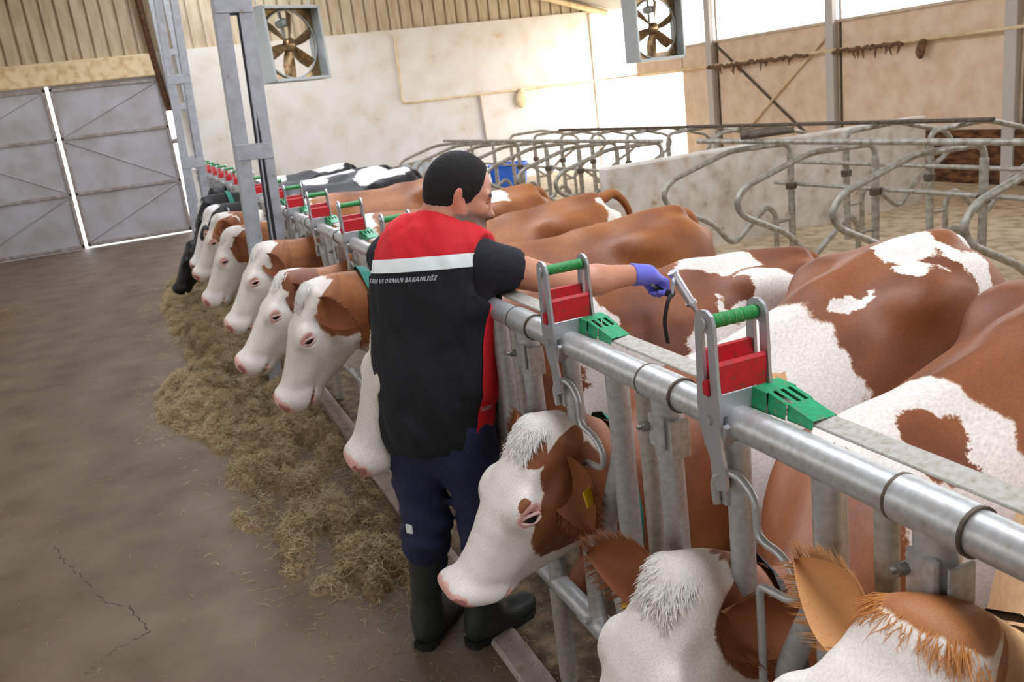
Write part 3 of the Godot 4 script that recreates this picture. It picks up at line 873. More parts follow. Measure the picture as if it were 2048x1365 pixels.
# ---------------------------------------------------------------- fans
func build_fans() -> void:
	for q in [[Vector3(2.36, 2.93, -13.3), 0.5, "square barn fan hanging beside the nearest grey column"], [Vector3(8.2, 2.62, -13.0), 0.15, "square barn fan hanging before the bright doorway"]]:
		var o := thing("fan", q[0], q[2], "fan", "", Basis(Vector3.UP, q[1]))
		var h := 0.5
		var d := 0.34
		var hole := PackedVector2Array()
		for k in 40:
			hole.append(Vector2(cos(TAU * k / 40), sin(TAU * k / 40)) * 0.462)
		var fr := MB.new()
		for s in [-1.0, 1.0]:
			fr.box(Vector3(s * h, 0, 0), Vector3(0.014, 2 * h + 0.014, d), Basis.IDENTITY, 0.003)
			fr.box(Vector3(0, s * h, 0), Vector3(2 * h + 0.014, 0.014, d), Basis.IDENTITY, 0.003)
			fr.box(Vector3(s * (h - 0.018), 0, d / 2), Vector3(0.036, 2 * h, 0.006), Basis.IDENTITY, 0.001)
			fr.box(Vector3(0, s * (h - 0.018), d / 2), Vector3(2 * h, 0.036, 0.006), Basis.IDENTITY, 0.001)
		put("housing", fr, M.fanbox, o)
		var plate := MB.new()
		plate.plate(PackedVector2Array([Vector2(-h, -h), Vector2(h, -h), Vector2(h, h), Vector2(-h, h)]), 0.006, Transform3D(Basis.IDENTITY, Vector3(0, 0, -0.03)), [hole])
		put("orifice_plate", plate, M.bronze, o)
		var ring := []
		for k in 41:
			ring.append(Vector3(cos(TAU * k / 40) * 0.464, sin(TAU * k / 40) * 0.464, 0.0))
		put("orifice_ring", bar(ring, 0.012, 8), M.fanbox, o)
		for k in 6:
			var m := MB.new()
			var a := TAU * k / 6 + 0.25
			var rows := []
			for layer in 2:
				var ids := []
				for i in 9:
					var u := i / 8.0
					var rr := lerpf(0.085, 0.44, u)
					var tw := lerpf(0.75, 0.42, u)
					var w := lerpf(0.055, 0.085, sin(u * PI * 0.75))
					var row := []
					for j in 5:
						var e := (j / 4.0 * 2.0 - 1.0)
						var tang := e * w * cos(tw)
						var z := e * w * sin(tw) + 0.012 * (1.0 - e * e) - 0.003 * layer
						var p := Vector2(cos(a), sin(a)) * rr + Vector2(-sin(a), cos(a)) * (tang + 0.05 * u * u)
						row.append(m.vert(Vector3(p.x, p.y, z - 0.02), Vector3(0, 0, 1 if layer == 0 else -1)))
					ids.append(row)
				for i in 8:
					for j in 4:
						m.quad(ids[i][j], ids[i][j + 1], ids[i + 1][j + 1], ids[i + 1][j])
			smooth_normals(m)
			put("blade", m, M.bronze, o)
		var hub := MB.new()
		hub.lathe([Vector2(0, 0.06), Vector2(0.05, 0.055), Vector2(0.095, 0.03), Vector2(0.1, -0.03), Vector2(0.06, -0.06), Vector2(0, -0.06)], Transform3D(Basis(Vector3.RIGHT, PI / 2), Vector3(0, 0, -0.01)), 20)
		put("hub", hub, M.bronze, o)
		put("motor_bracket", bar([Vector3(0.02, -0.49, -0.1), Vector3(0.0, 0.0, -0.1), Vector3(-0.02, 0.49, -0.1)], 0.022, 8), M.fanbox, o)
		var motor := MB.new()
		motor.lathe([Vector2(0, 0.09), Vector2(0.06, 0.085), Vector2(0.066, 0.0), Vector2(0.06, -0.085), Vector2(0, -0.09)], Transform3D(Basis(Vector3.RIGHT, PI / 2), Vector3(-0.02, 0.3, -0.08)), 16)
		put("motor", motor, M.fanbox, o)
		for s in [-1.0, 1.0]:
			put("hanger_rod", bar([Vector3(s * 0.46, 0.5, 0), Vector3(s * 0.46, 3.4 - (0.3 * absf((q[0] as Vector3).x - 2.1)) + (2.3 - (q[0] as Vector3).y), 0)], 0.012, 6), M.zinc, o)

func build_clutter() -> void:
	# blue tubs and a leaning sheet at the far wall
	for q in [[Vector3(7.15, 0.0, -17.4), 0.42, 0.46, "blue plastic tub standing by the far wall right of the man's head"], [Vector3(6.35, 0.0, -17.9), 0.4, 0.42, "blue plastic tub by the far wall, beside the larger tub"], [Vector3(5.35, 0.0, -17.8), 0.45, 0.36, "blue plastic tub by the far wall under the leaning sheet"]]:
		var o := thing("tub", q[0], q[3], "tub", "blue tubs at the far wall")
		var m := MB.new()
		var r: float = q[1]
		var h: float = q[2]
		m.lathe([Vector2(0, 0.0), Vector2(r * 0.8, 0.0), Vector2(r * 0.86, 0.04), Vector2(r * 0.97, h * 0.93), Vector2(r, h * 0.93), Vector2(r, h), Vector2(r * 0.93, h), Vector2(r * 0.82, 0.06), Vector2(0, 0.05)], Transform3D.IDENTITY, 28)
		put("shell", m, M.bluetub, o)
		var rim := []
		for k in 29:
			rim.append(Vector3(cos(TAU * k / 28) * r, h, sin(TAU * k / 28) * r))
		put("rim", bar(rim, 0.02, 8), M.bluetub, o)
	var sheet := thing("metal_sheet", Vector3(5.3, -0.07, -18.45), "weathered grey metal sheet leaning on the far plaster wall", "sheet", "", Basis(Vector3.BACK, 0.12) * Basis(Vector3.RIGHT, -0.12))
	put("panel", boxed(Vector3(0, 0.46, 0), Vector3(1.35, 0.62, 0.012), 0.003), M.sheet, sheet)
	put("edge_fold", bar([Vector3(-0.675, 0.77, 0), Vector3(0.675, 0.77, 0)], 0.012, 6), M.sheet, sheet)

# ---------------------------------------------------------------- feed hay
func hay_left(z: float) -> float:
	var pts := [[-13.0, 0.25], [-12.2, 0.0], [-10.66, -0.12], [-8.9, -0.03], [-7.76, 0.05], [-7.05, -0.25], [-6.25, -0.24], [-5.72, -0.02], [-5.19, 0.14], [-4.68, 0.06], [-4.34, 0.07], [-3.95, 0.17], [-3.63, 0.19], [-3.36, 0.31], [-3.17, 0.4], [-2.95, 0.6]]
	for k in pts.size() - 1:
		if z <= pts[k + 1][0]:
			return lerpf(pts[k][1], pts[k + 1][1], clampf((z - pts[k][0]) / (pts[k + 1][0] - pts[k][0]), 0, 1))
	return 0.75
func build_hay() -> void:
	var n := FastNoiseLite.new()
	n.seed = 77
	n.frequency = 1.3
	n.fractal_octaves = 4
	var height := func(x: float, z: float) -> float:
		var l := hay_left(z)
		var e := smoothstep(l - 0.06, l + 0.16, x) * smoothstep(0.81, 0.70, x) * smoothstep(-13.2, -12.6, z) * smoothstep(-2.8, -3.3, z)
		var b := 0.5 + 1.0 * n.get_noise_2d(x * 2.6, z * 1.7) + 0.5 * n.get_noise_2d(x * 7.0 + 9.0, z * 6.0)
		var ridge := exp(-pow((x - l - 0.28) / 0.2, 2.0)) * smoothstep(-4.6, -5.4, z) * 0.35 + 0.25 * smoothstep(-4.9, -5.3, z) * smoothstep(0.35, 0.6, x)
		b += ridge
		var thick := smoothstep(0.42, 0.72, b)
		return e * thick * (0.02 + 0.1 * clampf(b - 0.2, 0.0, 1.2))
	var m := MB.new()
	var nx := 46
	var nz := 400
	var ids := PackedInt32Array()
	for k in nz + 1:
		for j in nx + 1:
			var x := -0.35 + 1.22 * j / nx
			var z := -13.2 + 10.5 * k / nz
			var y: float = (height as Callable).call(x, z)
			ids.append(m.vert(Vector3(x, y * 0.85 + 0.012 * n.get_noise_2d(x * 14.0, z * 14.0) * smoothstep(0.0, 0.03, y) - 0.004, z), Vector3.UP))
	for k in nz:
		for j in nx:
			var a := k * (nx + 1) + j
			m.quad(ids[a], ids[a + 1], ids[a + nx + 2], ids[a + nx + 1])
	smooth_normals(m)
	var hm := tri_mat(noise_tex(81, 0.03, [[0.1, rgb(84, 66, 46)], [0.45, rgb(124, 102, 72)], [0.75, rgb(160, 138, 100)]], 512), Vector3.ONE * 2.5, 0.95)
	var bed := put("hay_bed", m, hm)
	tag(bed, "trampled bed of feed hay lying in front of the fence", "hay", "", "stuff")
	# loose straws: bent three-sided blades
	var kinds := []
	var rng := RandomNumberGenerator.new()
	rng.seed = 21
	var straw := MB.new()
	straw.tube([Vector3(-0.5, 0, 0), Vector3(-0.15, 0.1, 0.03), Vector3(0.2, 0.08, 0.0), Vector3(0.5, -0.03, -0.06)], [0.022, 0.026, 0.024, 0.014], 3, false, 0.5)
	var mat := plain_mat(Color.WHITE, 0.85)
	mat.vertex_color_use_as_albedo = true
	var where: Array[Transform3D] = []
	var tint := []
	var tries := 0
	while where.size() < 42000 and tries < 300000:
		tries += 1
		var x := rng.randf_range(-0.4, 0.815)
		var z := rng.randf_range(-13.2, -2.75)
		var y: float = (height as Callable).call(x, z)
		if y < 0.012 and rng.randf() > (0.16 if x > hay_left(z) else 0.02):
			continue
		if y < 0.012 and x < hay_left(z) - 0.25:
			continue
		var l := rng.randf_range(0.02, 0.07)
		var b := Basis(Vector3.UP, rng.randf() * TAU) * Basis(Vector3.BACK, rng.randf_range(-0.6, 0.6) if y > 0.012 else 0.0) * Basis(Vector3.RIGHT, rng.randf() * TAU)
		where.append(Transform3D(b.scaled_local(Vector3(l, 0.065, 0.065)), Vector3(x, y + rng.randf_range(0.0, 0.02) * (1.0 if y > 0.012 else 0.1) + 0.002, z)))
		var g := rng.randf()
		var c := rgb(230, 212, 170).lerp(rgb(172, 150, 106), g) if rng.randf() > 0.35 else rgb(238, 224, 190).lerp(rgb(142, 110, 70), g)
		tint.append(c.srgb_to_linear())
	# scattered chaff: round the man's feet, under the fence, on the passage floor
	for k in 2600:
		var x := rng.randf_range(0.2, 1.35)
		var z := rng.randf_range(-3.6, -0.6)
		if k % 4 == 0:
			x = rng.randf_range(0.88, 1.3)
			z = rng.randf_range(-9.0, -1.0)
		if k % 9 == 0:
			x = rng.randf_range(-1.6, 0.4)
			z = rng.randf_range(-6.0, -1.6)
		var l := rng.randf_range(0.008, 0.04)
		where.append(Transform3D(Basis(Vector3.UP, rng.randf() * TAU).scaled_local(Vector3(l, 0.04, 0.055)), Vector3(x, 0.003 if x < 0.795 or x > 0.91 else 0.021, z)))
		tint.append(rgb(196, 176, 128).lerp(rgb(128, 104, 66), rng.randf()).srgb_to_linear())
	for k in 2200:
		where.append(Transform3D(Basis(Vector3.UP, rng.randf() * TAU).scaled_local(Vector3(rng.randf_range(0.03, 0.09), 0.06, 0.06)), Vector3(-2.0 + rng.randfn(0, 0.16), 0.01 + rng.randf() * 0.05, rng.randf_range(-12.5, -8.6))))
		tint.append(rgb(190, 160, 96).lerp(rgb(140, 104, 52), rng.randf()).srgb_to_linear())
	var mm := MultiMesh.new()
	mm.transform_format = MultiMesh.TRANSFORM_3D
	mm.use_colors = true
	mm.mesh = straw.mesh()
	mm.instance_count = where.size()
	for k in where.size():
		mm.set_instance_transform(k, where[k])
		mm.set_instance_color(k, tint[k])
	var mi := MultiMeshInstance3D.new()
	mi.name = numbered("hay_straws")
	mi.multimesh = mm
	mi.material_override = mat
	add_child(mi, true)
	tag(mi, "loose pale straws of feed hay strewn along the passage and fence", "straw", "", "stuff")
	var dirt := struct("floor_dirt", boxed(Vector3(1.14, -0.005, -6.4), Vector3(0.5, 0.02, 24.5), 0.008), M.dirt, "brown dirt strip under the fence")

# ---------------------------------------------------------------- cows
const POLL := Vector3(-0.3, 1.13, 0)
const HEAD_PITCH := 1.05
var head_frame := Transform3D.IDENTITY
var cow_body: MB
var cow_head_fine: MB
var cow_head: MB
var cow_ear: ArrayMesh
var cow_shared := {}

func cow_solids() -> Array:
	var a := []
	a.append(loft(0.05, 1.62, [1.12, 1.20, 1.25, 1.255, 1.25, 1.245, 1.25, 1.265, 1.29, 1.305, 1.29, 1.16], [0.78, 0.64, 0.575, 0.56, 0.55, 0.545, 0.55, 0.575, 0.64, 0.72, 0.80, 0.95], [0.10, 0.18, 0.23, 0.27, 0.31, 0.335, 0.345, 0.33, 0.305, 0.28, 0.235, 0.12], 2.25, -0.2, 0.05))
	a.append(cap(Vector3(0.3, 1.245, 0), Vector3(0.95, 1.235, 0), 0.03, 0.025, 0.12))
	a.append(cap(Vector3(0.95, 1.235, 0), Vector3(1.5, 1.29, 0), 0.025, 0.035, 0.12))
	a.append(flatcap(Vector3(0.36, 0.98, 0), Vector3(-0.18, 1.03, 0), 0.265, 0.15, 1.5, 0.14))
	a.append(flatcap(Vector3(-0.02, 0.98, 0), Vector3(-0.22, 0.96, 0), 0.17, 0.12, 1.35, 0.08))
	a.append(ell(Vector3(0.1, 0.72, 0), Vector3(0.17, 0.17, 0.1), 0.12))
	a.append(flatcap(Vector3(0.02, 0.74, 0), Vector3(-0.08, 0.84, 0), 0.06, 0.05, 2.6, 0.08))
	for s in [-1.0, 1.0]:
		a.append(ell(Vector3(0.3, 0.98, 0.165 * s), Vector3(0.17, 0.27, 0.085), 0.09, Basis(Vector3.BACK, -0.3)))
		a.append(ell(Vector3(1.17, 1.205, 0.225 * s), Vector3(0.11, 0.06, 0.06), 0.13))
		a.append(ell(Vector3(1.4, 1.0, 0.16 * s), Vector3(0.2, 0.28, 0.12), 0.1))
		a.append(ell(Vector3(1.58, 1.16, 0.09 * s), Vector3(0.05, 0.05, 0.045), 0.07))
		a.append(ell(Vector3(1.2, 0.8, 0.2 * s), Vector3(0.1, 0.16, 0.07), 0.1))
		a.append(cap(Vector3(0.26, 0.82, 0.17 * s), Vector3(0.31, 0.45, 0.15 * s), 0.1, 0.056, 0.06))
		a.append(cap(Vector3(0.31, 0.45, 0.15 * s), Vector3(0.31, 0.40, 0.15 * s), 0.06, 0.055, 0.03))
		a.append(cap(Vector3(0.31, 0.42, 0.15 * s), Vector3(0.31, 0.13, 0.15 * s), 0.045, 0.038, 0.03))
		a.append(cap(Vector3(0.30, 0.1, 0.15 * s), Vector3(0.265, 0.04, 0.15 * s), 0.05, 0.055, 0.03))
		a.append(cap(Vector3(1.4, 0.9, 0.18 * s), Vector3(1.3, 0.62, 0.19 * s), 0.16, 0.095, 0.08))
		a.append(cap(Vector3(1.3, 0.62, 0.19 * s), Vector3(1.55, 0.47, 0.17 * s), 0.09, 0.052, 0.06))
		a.append(cap(Vector3(1.55, 0.48, 0.17 * s), Vector3(1.52, 0.13, 0.17 * s), 0.052, 0.042, 0.03))
		a.append(cap(Vector3(1.51, 0.1, 0.17 * s), Vector3(1.46, 0.04, 0.17 * s), 0.05, 0.056, 0.03))
	a.append(ell(Vector3(1.22, 0.6, 0), Vector3(0.16, 0.12, 0.14), 0.06))
	return a + head_solids()

func head_solids() -> Array:
	head_frame = Transform3D(Basis(Vector3(-cos(HEAD_PITCH), -sin(HEAD_PITCH), 0), Vector3(-sin(HEAD_PITCH), cos(HEAD_PITCH), 0), Vector3(0, 0, -1)), POLL)
	head_frame.basis = head_frame.basis * Basis.from_scale(Vector3.ONE * 1.05)
	var inv := head_frame.affine_inverse()
	var a := []
	var h := loft(0.0, 0.55, [-0.02, 0.004, 0.012, 0.013, 0.010, 0.002, -0.006, -0.012, -0.016, -0.024, -0.05], [-0.16, -0.235, -0.278, -0.29, -0.282, -0.264, -0.240, -0.216, -0.195, -0.176, -0.135], [0.075, 0.1, 0.11, 0.115, 0.112, 0.098, 0.084, 0.076, 0.074, 0.078, 0.055], 2.6, 0.22, 0.03)
	a.append(h)
	for s in [-1.0, 1.0]:
		a.append(ell(Vector3(0.195, -0.028, 0.104 * s), Vector3(0.05, 0.028, 0.03), 0.035))
		a.append(ell(Vector3(0.215, -0.075, 0.092 * s), Vector3(0.045, 0.03, 0.025), 0.03))
		a.append(ell(Vector3(0.12, -0.165, 0.065 * s), Vector3(0.09, 0.09, 0.042), 0.05))
		a.append(ell(Vector3(0.508, -0.07, 0.052 * s), Vector3(0.042, 0.056, 0.04), 0.03))
		a.append(ell(Vector3(0.478, -0.125, 0.055 * s), Vector3(0.058, 0.042, 0.034), 0.03))
		a.append(cap(Vector3(0.26, -0.11, 0.078 * s), Vector3(0.38, -0.10, 0.062 * s), 0.012, 0.012, 0.05))
	a.append(ell(Vector3(0.5, -0.072, 0), Vector3(0.056, 0.068, 0.07), 0.04))
	a.append(ell(Vector3(0.472, -0.172, 0), Vector3(0.052, 0.03, 0.048), 0.025))
	a.append(ell(Vector3(0.005, -0.03, 0), Vector3(0.045, 0.045, 0.075), 0.06))
	for s in [-1.0, 1.0]:
		a.append(ell(Vector3(0.553, -0.05, 0.046 * s), Vector3(0.02, 0.026, 0.014), 0.012, Basis(Vector3.RIGHT, 0.5 * s), true))
		a.append(ell(Vector3(0.49, -0.148, 0.06 * s), Vector3(0.066, 0.005, 0.034), 0.014, Basis.IDENTITY, true))
		a.append(ell(Vector3(0.2, -0.052, 0.132 * s), Vector3(0.03, 0.017, 0.017), 0.02, Basis(Vector3.BACK, 0.6), true))
		a.append(ell(Vector3(0.11, -0.05, 0.128 * s), Vector3(0.035, 0.02, 0.022), 0.04, Basis.IDENTITY, true))
	a.append(ell(Vector3(0.53, -0.148, 0), Vector3(0.032, 0.005, 0.055), 0.014, Basis.IDENTITY, true))
	for s: Solid in a:
		s.box = s.box * inv if s.placed else inv
		s.placed = true
	return a

const SPLIT := -0.13
func make_cow_master() -> void:
	var list := cow_solids()
	var to_head := head_frame.affine_inverse()
	cow_body = clipped(nets(list, Vector3(-0.2, 0.0, -0.46), Vector3(1.75, 1.42, 0.46), 0.026), SPLIT - 0.01, 1.0)
	cow_head_fine = clipped(nets(list, Vector3(-0.80, 0.52, -0.24), Vector3(SPLIT + 0.03, 1.25, 0.24), 0.0075), SPLIT + 0.01, -1.0)
	cow_head = clipped(nets(list, Vector3(-0.80, 0.52, -0.24), Vector3(SPLIT + 0.03, 1.25, 0.24), 0.014), SPLIT + 0.01, -1.0)
	for k in cow_body.v.size():
		var p := cow_body.v[k]
		cow_body.t[k] = Vector2((p.x + 0.3) / 2.05, 0.5 + atan2(p.z, p.y - spine_mid(p.x)) / TAU)
	for m: MB in [cow_head_fine, cow_head]:
		for k in m.v.size():
			var p := to_head * m.v[k]
			m.t[k] = Vector2((p.x + 0.3) / 0.86, 0.5 + atan2(p.z, p.y + 0.1) / TAU)
	cow_ear = make_ear().mesh()
	var hs := head_solids()
	for f in 3:
		var rng := RandomNumberGenerator.new()
		rng.seed = 12
		var m := strands(rng, [260, 1900, 1500][f], func(r: RandomNumberGenerator) -> Array:
			var u := r.randf_range([-0.03, -0.03, -0.05][f], [0.085, 0.085, 0.0][f])
			var w := r.randf_range(-0.07, 0.07) * (1.0 - 4.0 * maxf(u, 0.0))
			if f == 2 and r.randf() > 0.7:
				u = r.randf_range(-0.01, 0.13)
				w = -0.085 - 0.03 * r.randf() - 0.1 * maxf(u, 0.0)
			var v := 0.06
			for k in 40:
				if field(hs, head_frame * Vector3(u, v, w)) < 0.0:
					break
				v -= 0.005
			return [Vector3(u, v, w), Vector3(r.randf_range(0.5, 1.0), r.randf_range(0.1, 0.4), w * 7.0 + r.randf_range(-0.5, 0.5)).normalized(), Vector3(0.3, -0.45, r.randf_range(-0.6, 0.6))], [0.045, 0.036, 0.055][f], [0.003, 0.0016, 0.0010][f]).mesh()
		cow_shared[["tuft", "tuft_fine", "tuft_crown"][f]] = m
	var hoof := MB.new()
	hoof.lathe([Vector2(0.0, -0.042), Vector2(0.062, -0.042), Vector2(0.064, -0.036), Vector2(0.052, 0.03), Vector2(0.046, 0.045), Vector2(0.0, 0.05)], Transform3D(Basis.from_scale(Vector3(1.15, 1, 0.95)), Vector3.ZERO), 14)
	cow_shared.hoof = hoof.mesh()

func spine_mid(x: float) -> float:
	return lerpf(0.98, 0.92, smoothstep(0.0, 0.4, x))

func clipped(m: MB, x: float, side: float) -> MB:
	var out := MB.new()
	var ids := PackedInt32Array()
	ids.resize(m.v.size())
	ids.fill(-1)
	for k in range(0, m.i.size(), 3):
		var ok := true
		for e in 3:
			if (m.v[m.i[k + e]].x - x) * side < 0.0:
				ok = false
		if ok:
			for e in 3:
				var j := m.i[k + e]
				if ids[j] < 0:
					ids[j] = out.v.size()
					out.v.append(m.v[j]); out.n.append(m.n[j]); out.t.append(m.t[j]); out.c.append(m.c[j])
				out.i.append(ids[j])
	return out

# ear in the head frame, left side (+z of the frame): leaf-shaped cup with thickness
func make_ear() -> MB:
	var m := MB.new()
	var L := 0.2
	var NS := 14
	var NT := 10
	for layer in 2:
		var ids := []
		for i in NS + 1:
			var s := float(i) / NS
			var w := 0.058 * pow(sin(PI * pow(clampf(s * 0.93 + 0.07, 0, 1), 0.75)), 0.75) + 0.012 * (1.0 - s)
			var row := []
			for j in NT + 1:
				var t := float(j) / NT * 2.0 - 1.0
				var cup := 0.055 * (1.0 - 0.75 * s) * t * t + 0.02 * s * s
				var p := Vector3(t * w - 0.015 * s, cup - (0.005 * (1.0 - t * t * 0.9) if layer == 1 else 0.0), s * L)
				row.append(m.vert(p, Vector3(0, 1 if layer == 0 else -1, 0), Vector2(s, float(j) / NT)))
			ids.append(row)
		for i in NS:
			for j in NT:
				m.quad(ids[i][j], ids[i][j + 1], ids[i + 1][j + 1], ids[i + 1][j])
	smooth_normals(m)
	return m

static func smooth_normals(m: MB) -> void:
	for k in m.n.size():
		m.n[k] = Vector3.ZERO
	for k in range(0, m.i.size(), 3):
		var a := m.i[k]; var b := m.i[k + 1]; var d := m.i[k + 2]
		var f := -(m.v[b] - m.v[a]).cross(m.v[d] - m.v[a])
		m.n[a] += f; m.n[b] += f; m.n[d] += f
	for k in m.n.size():
		m.n[k] = m.n[k].normalized()

# pose: neck carried to `poll`, head turned by pitch (down), yaw, roll
class Pose:
	var shift: Vector3
	var turn: Quaternion
	var drop := 0.0
	var rump := 0.0
	var sag := 0.0
	var rise := 1.0
	func at(p: Vector3) -> Transform3D:
		var w := smoothstep(0.5, -0.2, p.x)
		var q := p
		q.y = p.y * rise - (drop * smoothstep(1.25, 0.3, p.x) + rump * smoothstep(0.9, 1.6, p.x)) * smoothstep(0.25, 0.8, p.y)
		q.y -= sag * exp(-pow((p.x - 0.1) / 0.2, 2.0))
		q.z *= 1.0 - 1.2 * sag * exp(-pow((p.x - 0.04) / 0.16, 2.0))
		var w2 := smoothstep(0.15, -0.16, p.x)
		var b := Basis(Quaternion.IDENTITY.slerp(turn, w2))
		var piv := Vector3(-0.24, 1.03 * rise, 0)
		return Transform3D(b, piv + b * (q - piv) + shift * w)

func posed(m: MB, pose: Pose) -> MB:
	var o := MB.new()
	o.i = m.i; o.t = m.t; o.c = m.c
	o.v = m.v.duplicate(); o.n = m.n.duplicate()
	for k in m.v.size():
		var t := pose.at(m.v[k])
		o.v[k] = t.origin
		o.n[k] = t.basis * m.n[k]
	return o

# coat pictures: painted in order; blobs are [along, degrees, half length, half degrees, colour number]
func coat(w: int, h: int, x0: float, len: float, blobs: Array, pal: Array, seed_no: int, hair := 1.0, ragged := 1.0) -> ImageTexture:
	var n1 := FastNoiseLite.new()
	n1.seed = seed_no; n1.frequency = 7.0; n1.fractal_octaves = 3
	var n2 := FastNoiseLite.new()
	n2.seed = seed_no + 7; n2.frequency = 1.0; n2.fractal_octaves = 2
	var data := PackedByteArray()
	data.resize(w * h * 3)
	var nb := blobs.size()
	var bx := PackedFloat32Array(); var by := PackedFloat32Array(); var brx := PackedFloat32Array(); var bry := PackedFloat32Array(); var bc := PackedInt32Array()
	for b in blobs:
		bx.append(b[0]); by.append(b[1] / 57.3 * 0.34); brx.append(1.0 / b[2]); bry.append(1.0 / (b[3] / 57.3 * 0.34)); bc.append(b[4])
	var o := 0
	var soft := 0.16
	var n3 := FastNoiseLite.new()
	n3.seed = seed_no + 13; n3.frequency = 2.6; n3.fractal_octaves = 2
	var st := 8
	var nwa := PackedFloat32Array(); var nwb := PackedFloat32Array(); var nwc := PackedFloat32Array()
	nwa.resize(w / st + 2); nwb.resize(w / st + 2); nwc.resize(w / st + 2)
	for y in h:
		var ang := (float(y) / h - 0.5) * TAU * 0.34
		for q in w / st + 2:
			var qx := x0 + len * q * st / w
			nwa[q] = n1.get_noise_2d(qx, ang); nwb[q] = n1.get_noise_2d(qx + 31.0, ang); nwc[q] = n3.get_noise_2d(qx + 5.0, ang * 1.5)
		for x in w:
			var px := x0 + len * x / w
			var q := x / st
			var fr := float(x - q * st) / st
			var streak := n2.get_noise_2d(px * 60.0 * hair, ang * 210.0 * hair)
			var wx := px + 0.05 * ragged * lerpf(nwa[q], nwa[q + 1], fr) + 0.012 * ragged * streak
			var wy := ang + 0.05 * ragged * lerpf(nwb[q], nwb[q + 1], fr) + 0.006 * streak
			var c: Color = pal[0].lerp(pal[2], clampf(0.3 + 1.1 * lerpf(nwc[q], nwc[q + 1], fr), 0.0, 0.85))
			var base := c
			for k in nb:
				var dx := (wx - bx[k]) * brx[k]
				if dx > 1.1 or dx < -1.1:
					continue
				var dy := (wy - by[k]) * bry[k]
				var d := dx * dx + dy * dy
				if d < 1.0 + soft:
					c = c.lerp(base if bc[k] == 0 else pal[bc[k]], clampf((1.0 + soft - d) / soft * 1.2, 0.0, 1.0))
			var g := 1.0 + 0.1 * streak
			data[o] = clampi(int(c.r8 * g), 0, 255); data[o + 1] = clampi(int(c.g8 * g), 0, 255); data[o + 2] = clampi(int(c.b8 * g), 0, 255)
			o += 3
	return ImageTexture.create_from_image(Image.create_from_data(w, h, false, Image.FORMAT_RGB8, data))

func hide_mat(tex: Texture2D) -> StandardMaterial3D:
	var m := plain_mat(Color.WHITE, 0.55)
	m.albedo_texture = tex
	m.heightmap_enabled = true
	m.heightmap_texture = cow_shared.fur
	m.heightmap_scale = 0.035
	return m

# tuft of hair strands: roots, directions, length
func strands(rng: RandomNumberGenerator, count: int, root: Callable, length: float, thick: float) -> MB:
	var m := MB.new()
	for k in count:
		var q: Array = (root as Callable).call(rng)
		var a: Vector3 = q[0]
		var d: Vector3 = q[1]
		var b: Vector3 = q[2]
		var l := length * rng.randf_range(0.55, 1.1)
		m.tube([a, a + d * l * 0.4 + b * l * 0.05, a + d * l * 0.75 + b * l * 0.3, a + d * l * 0.9 + b * l * 0.62], [thick, thick * 0.9, thick * 0.6, thick * 0.1], 3, false)
	return m

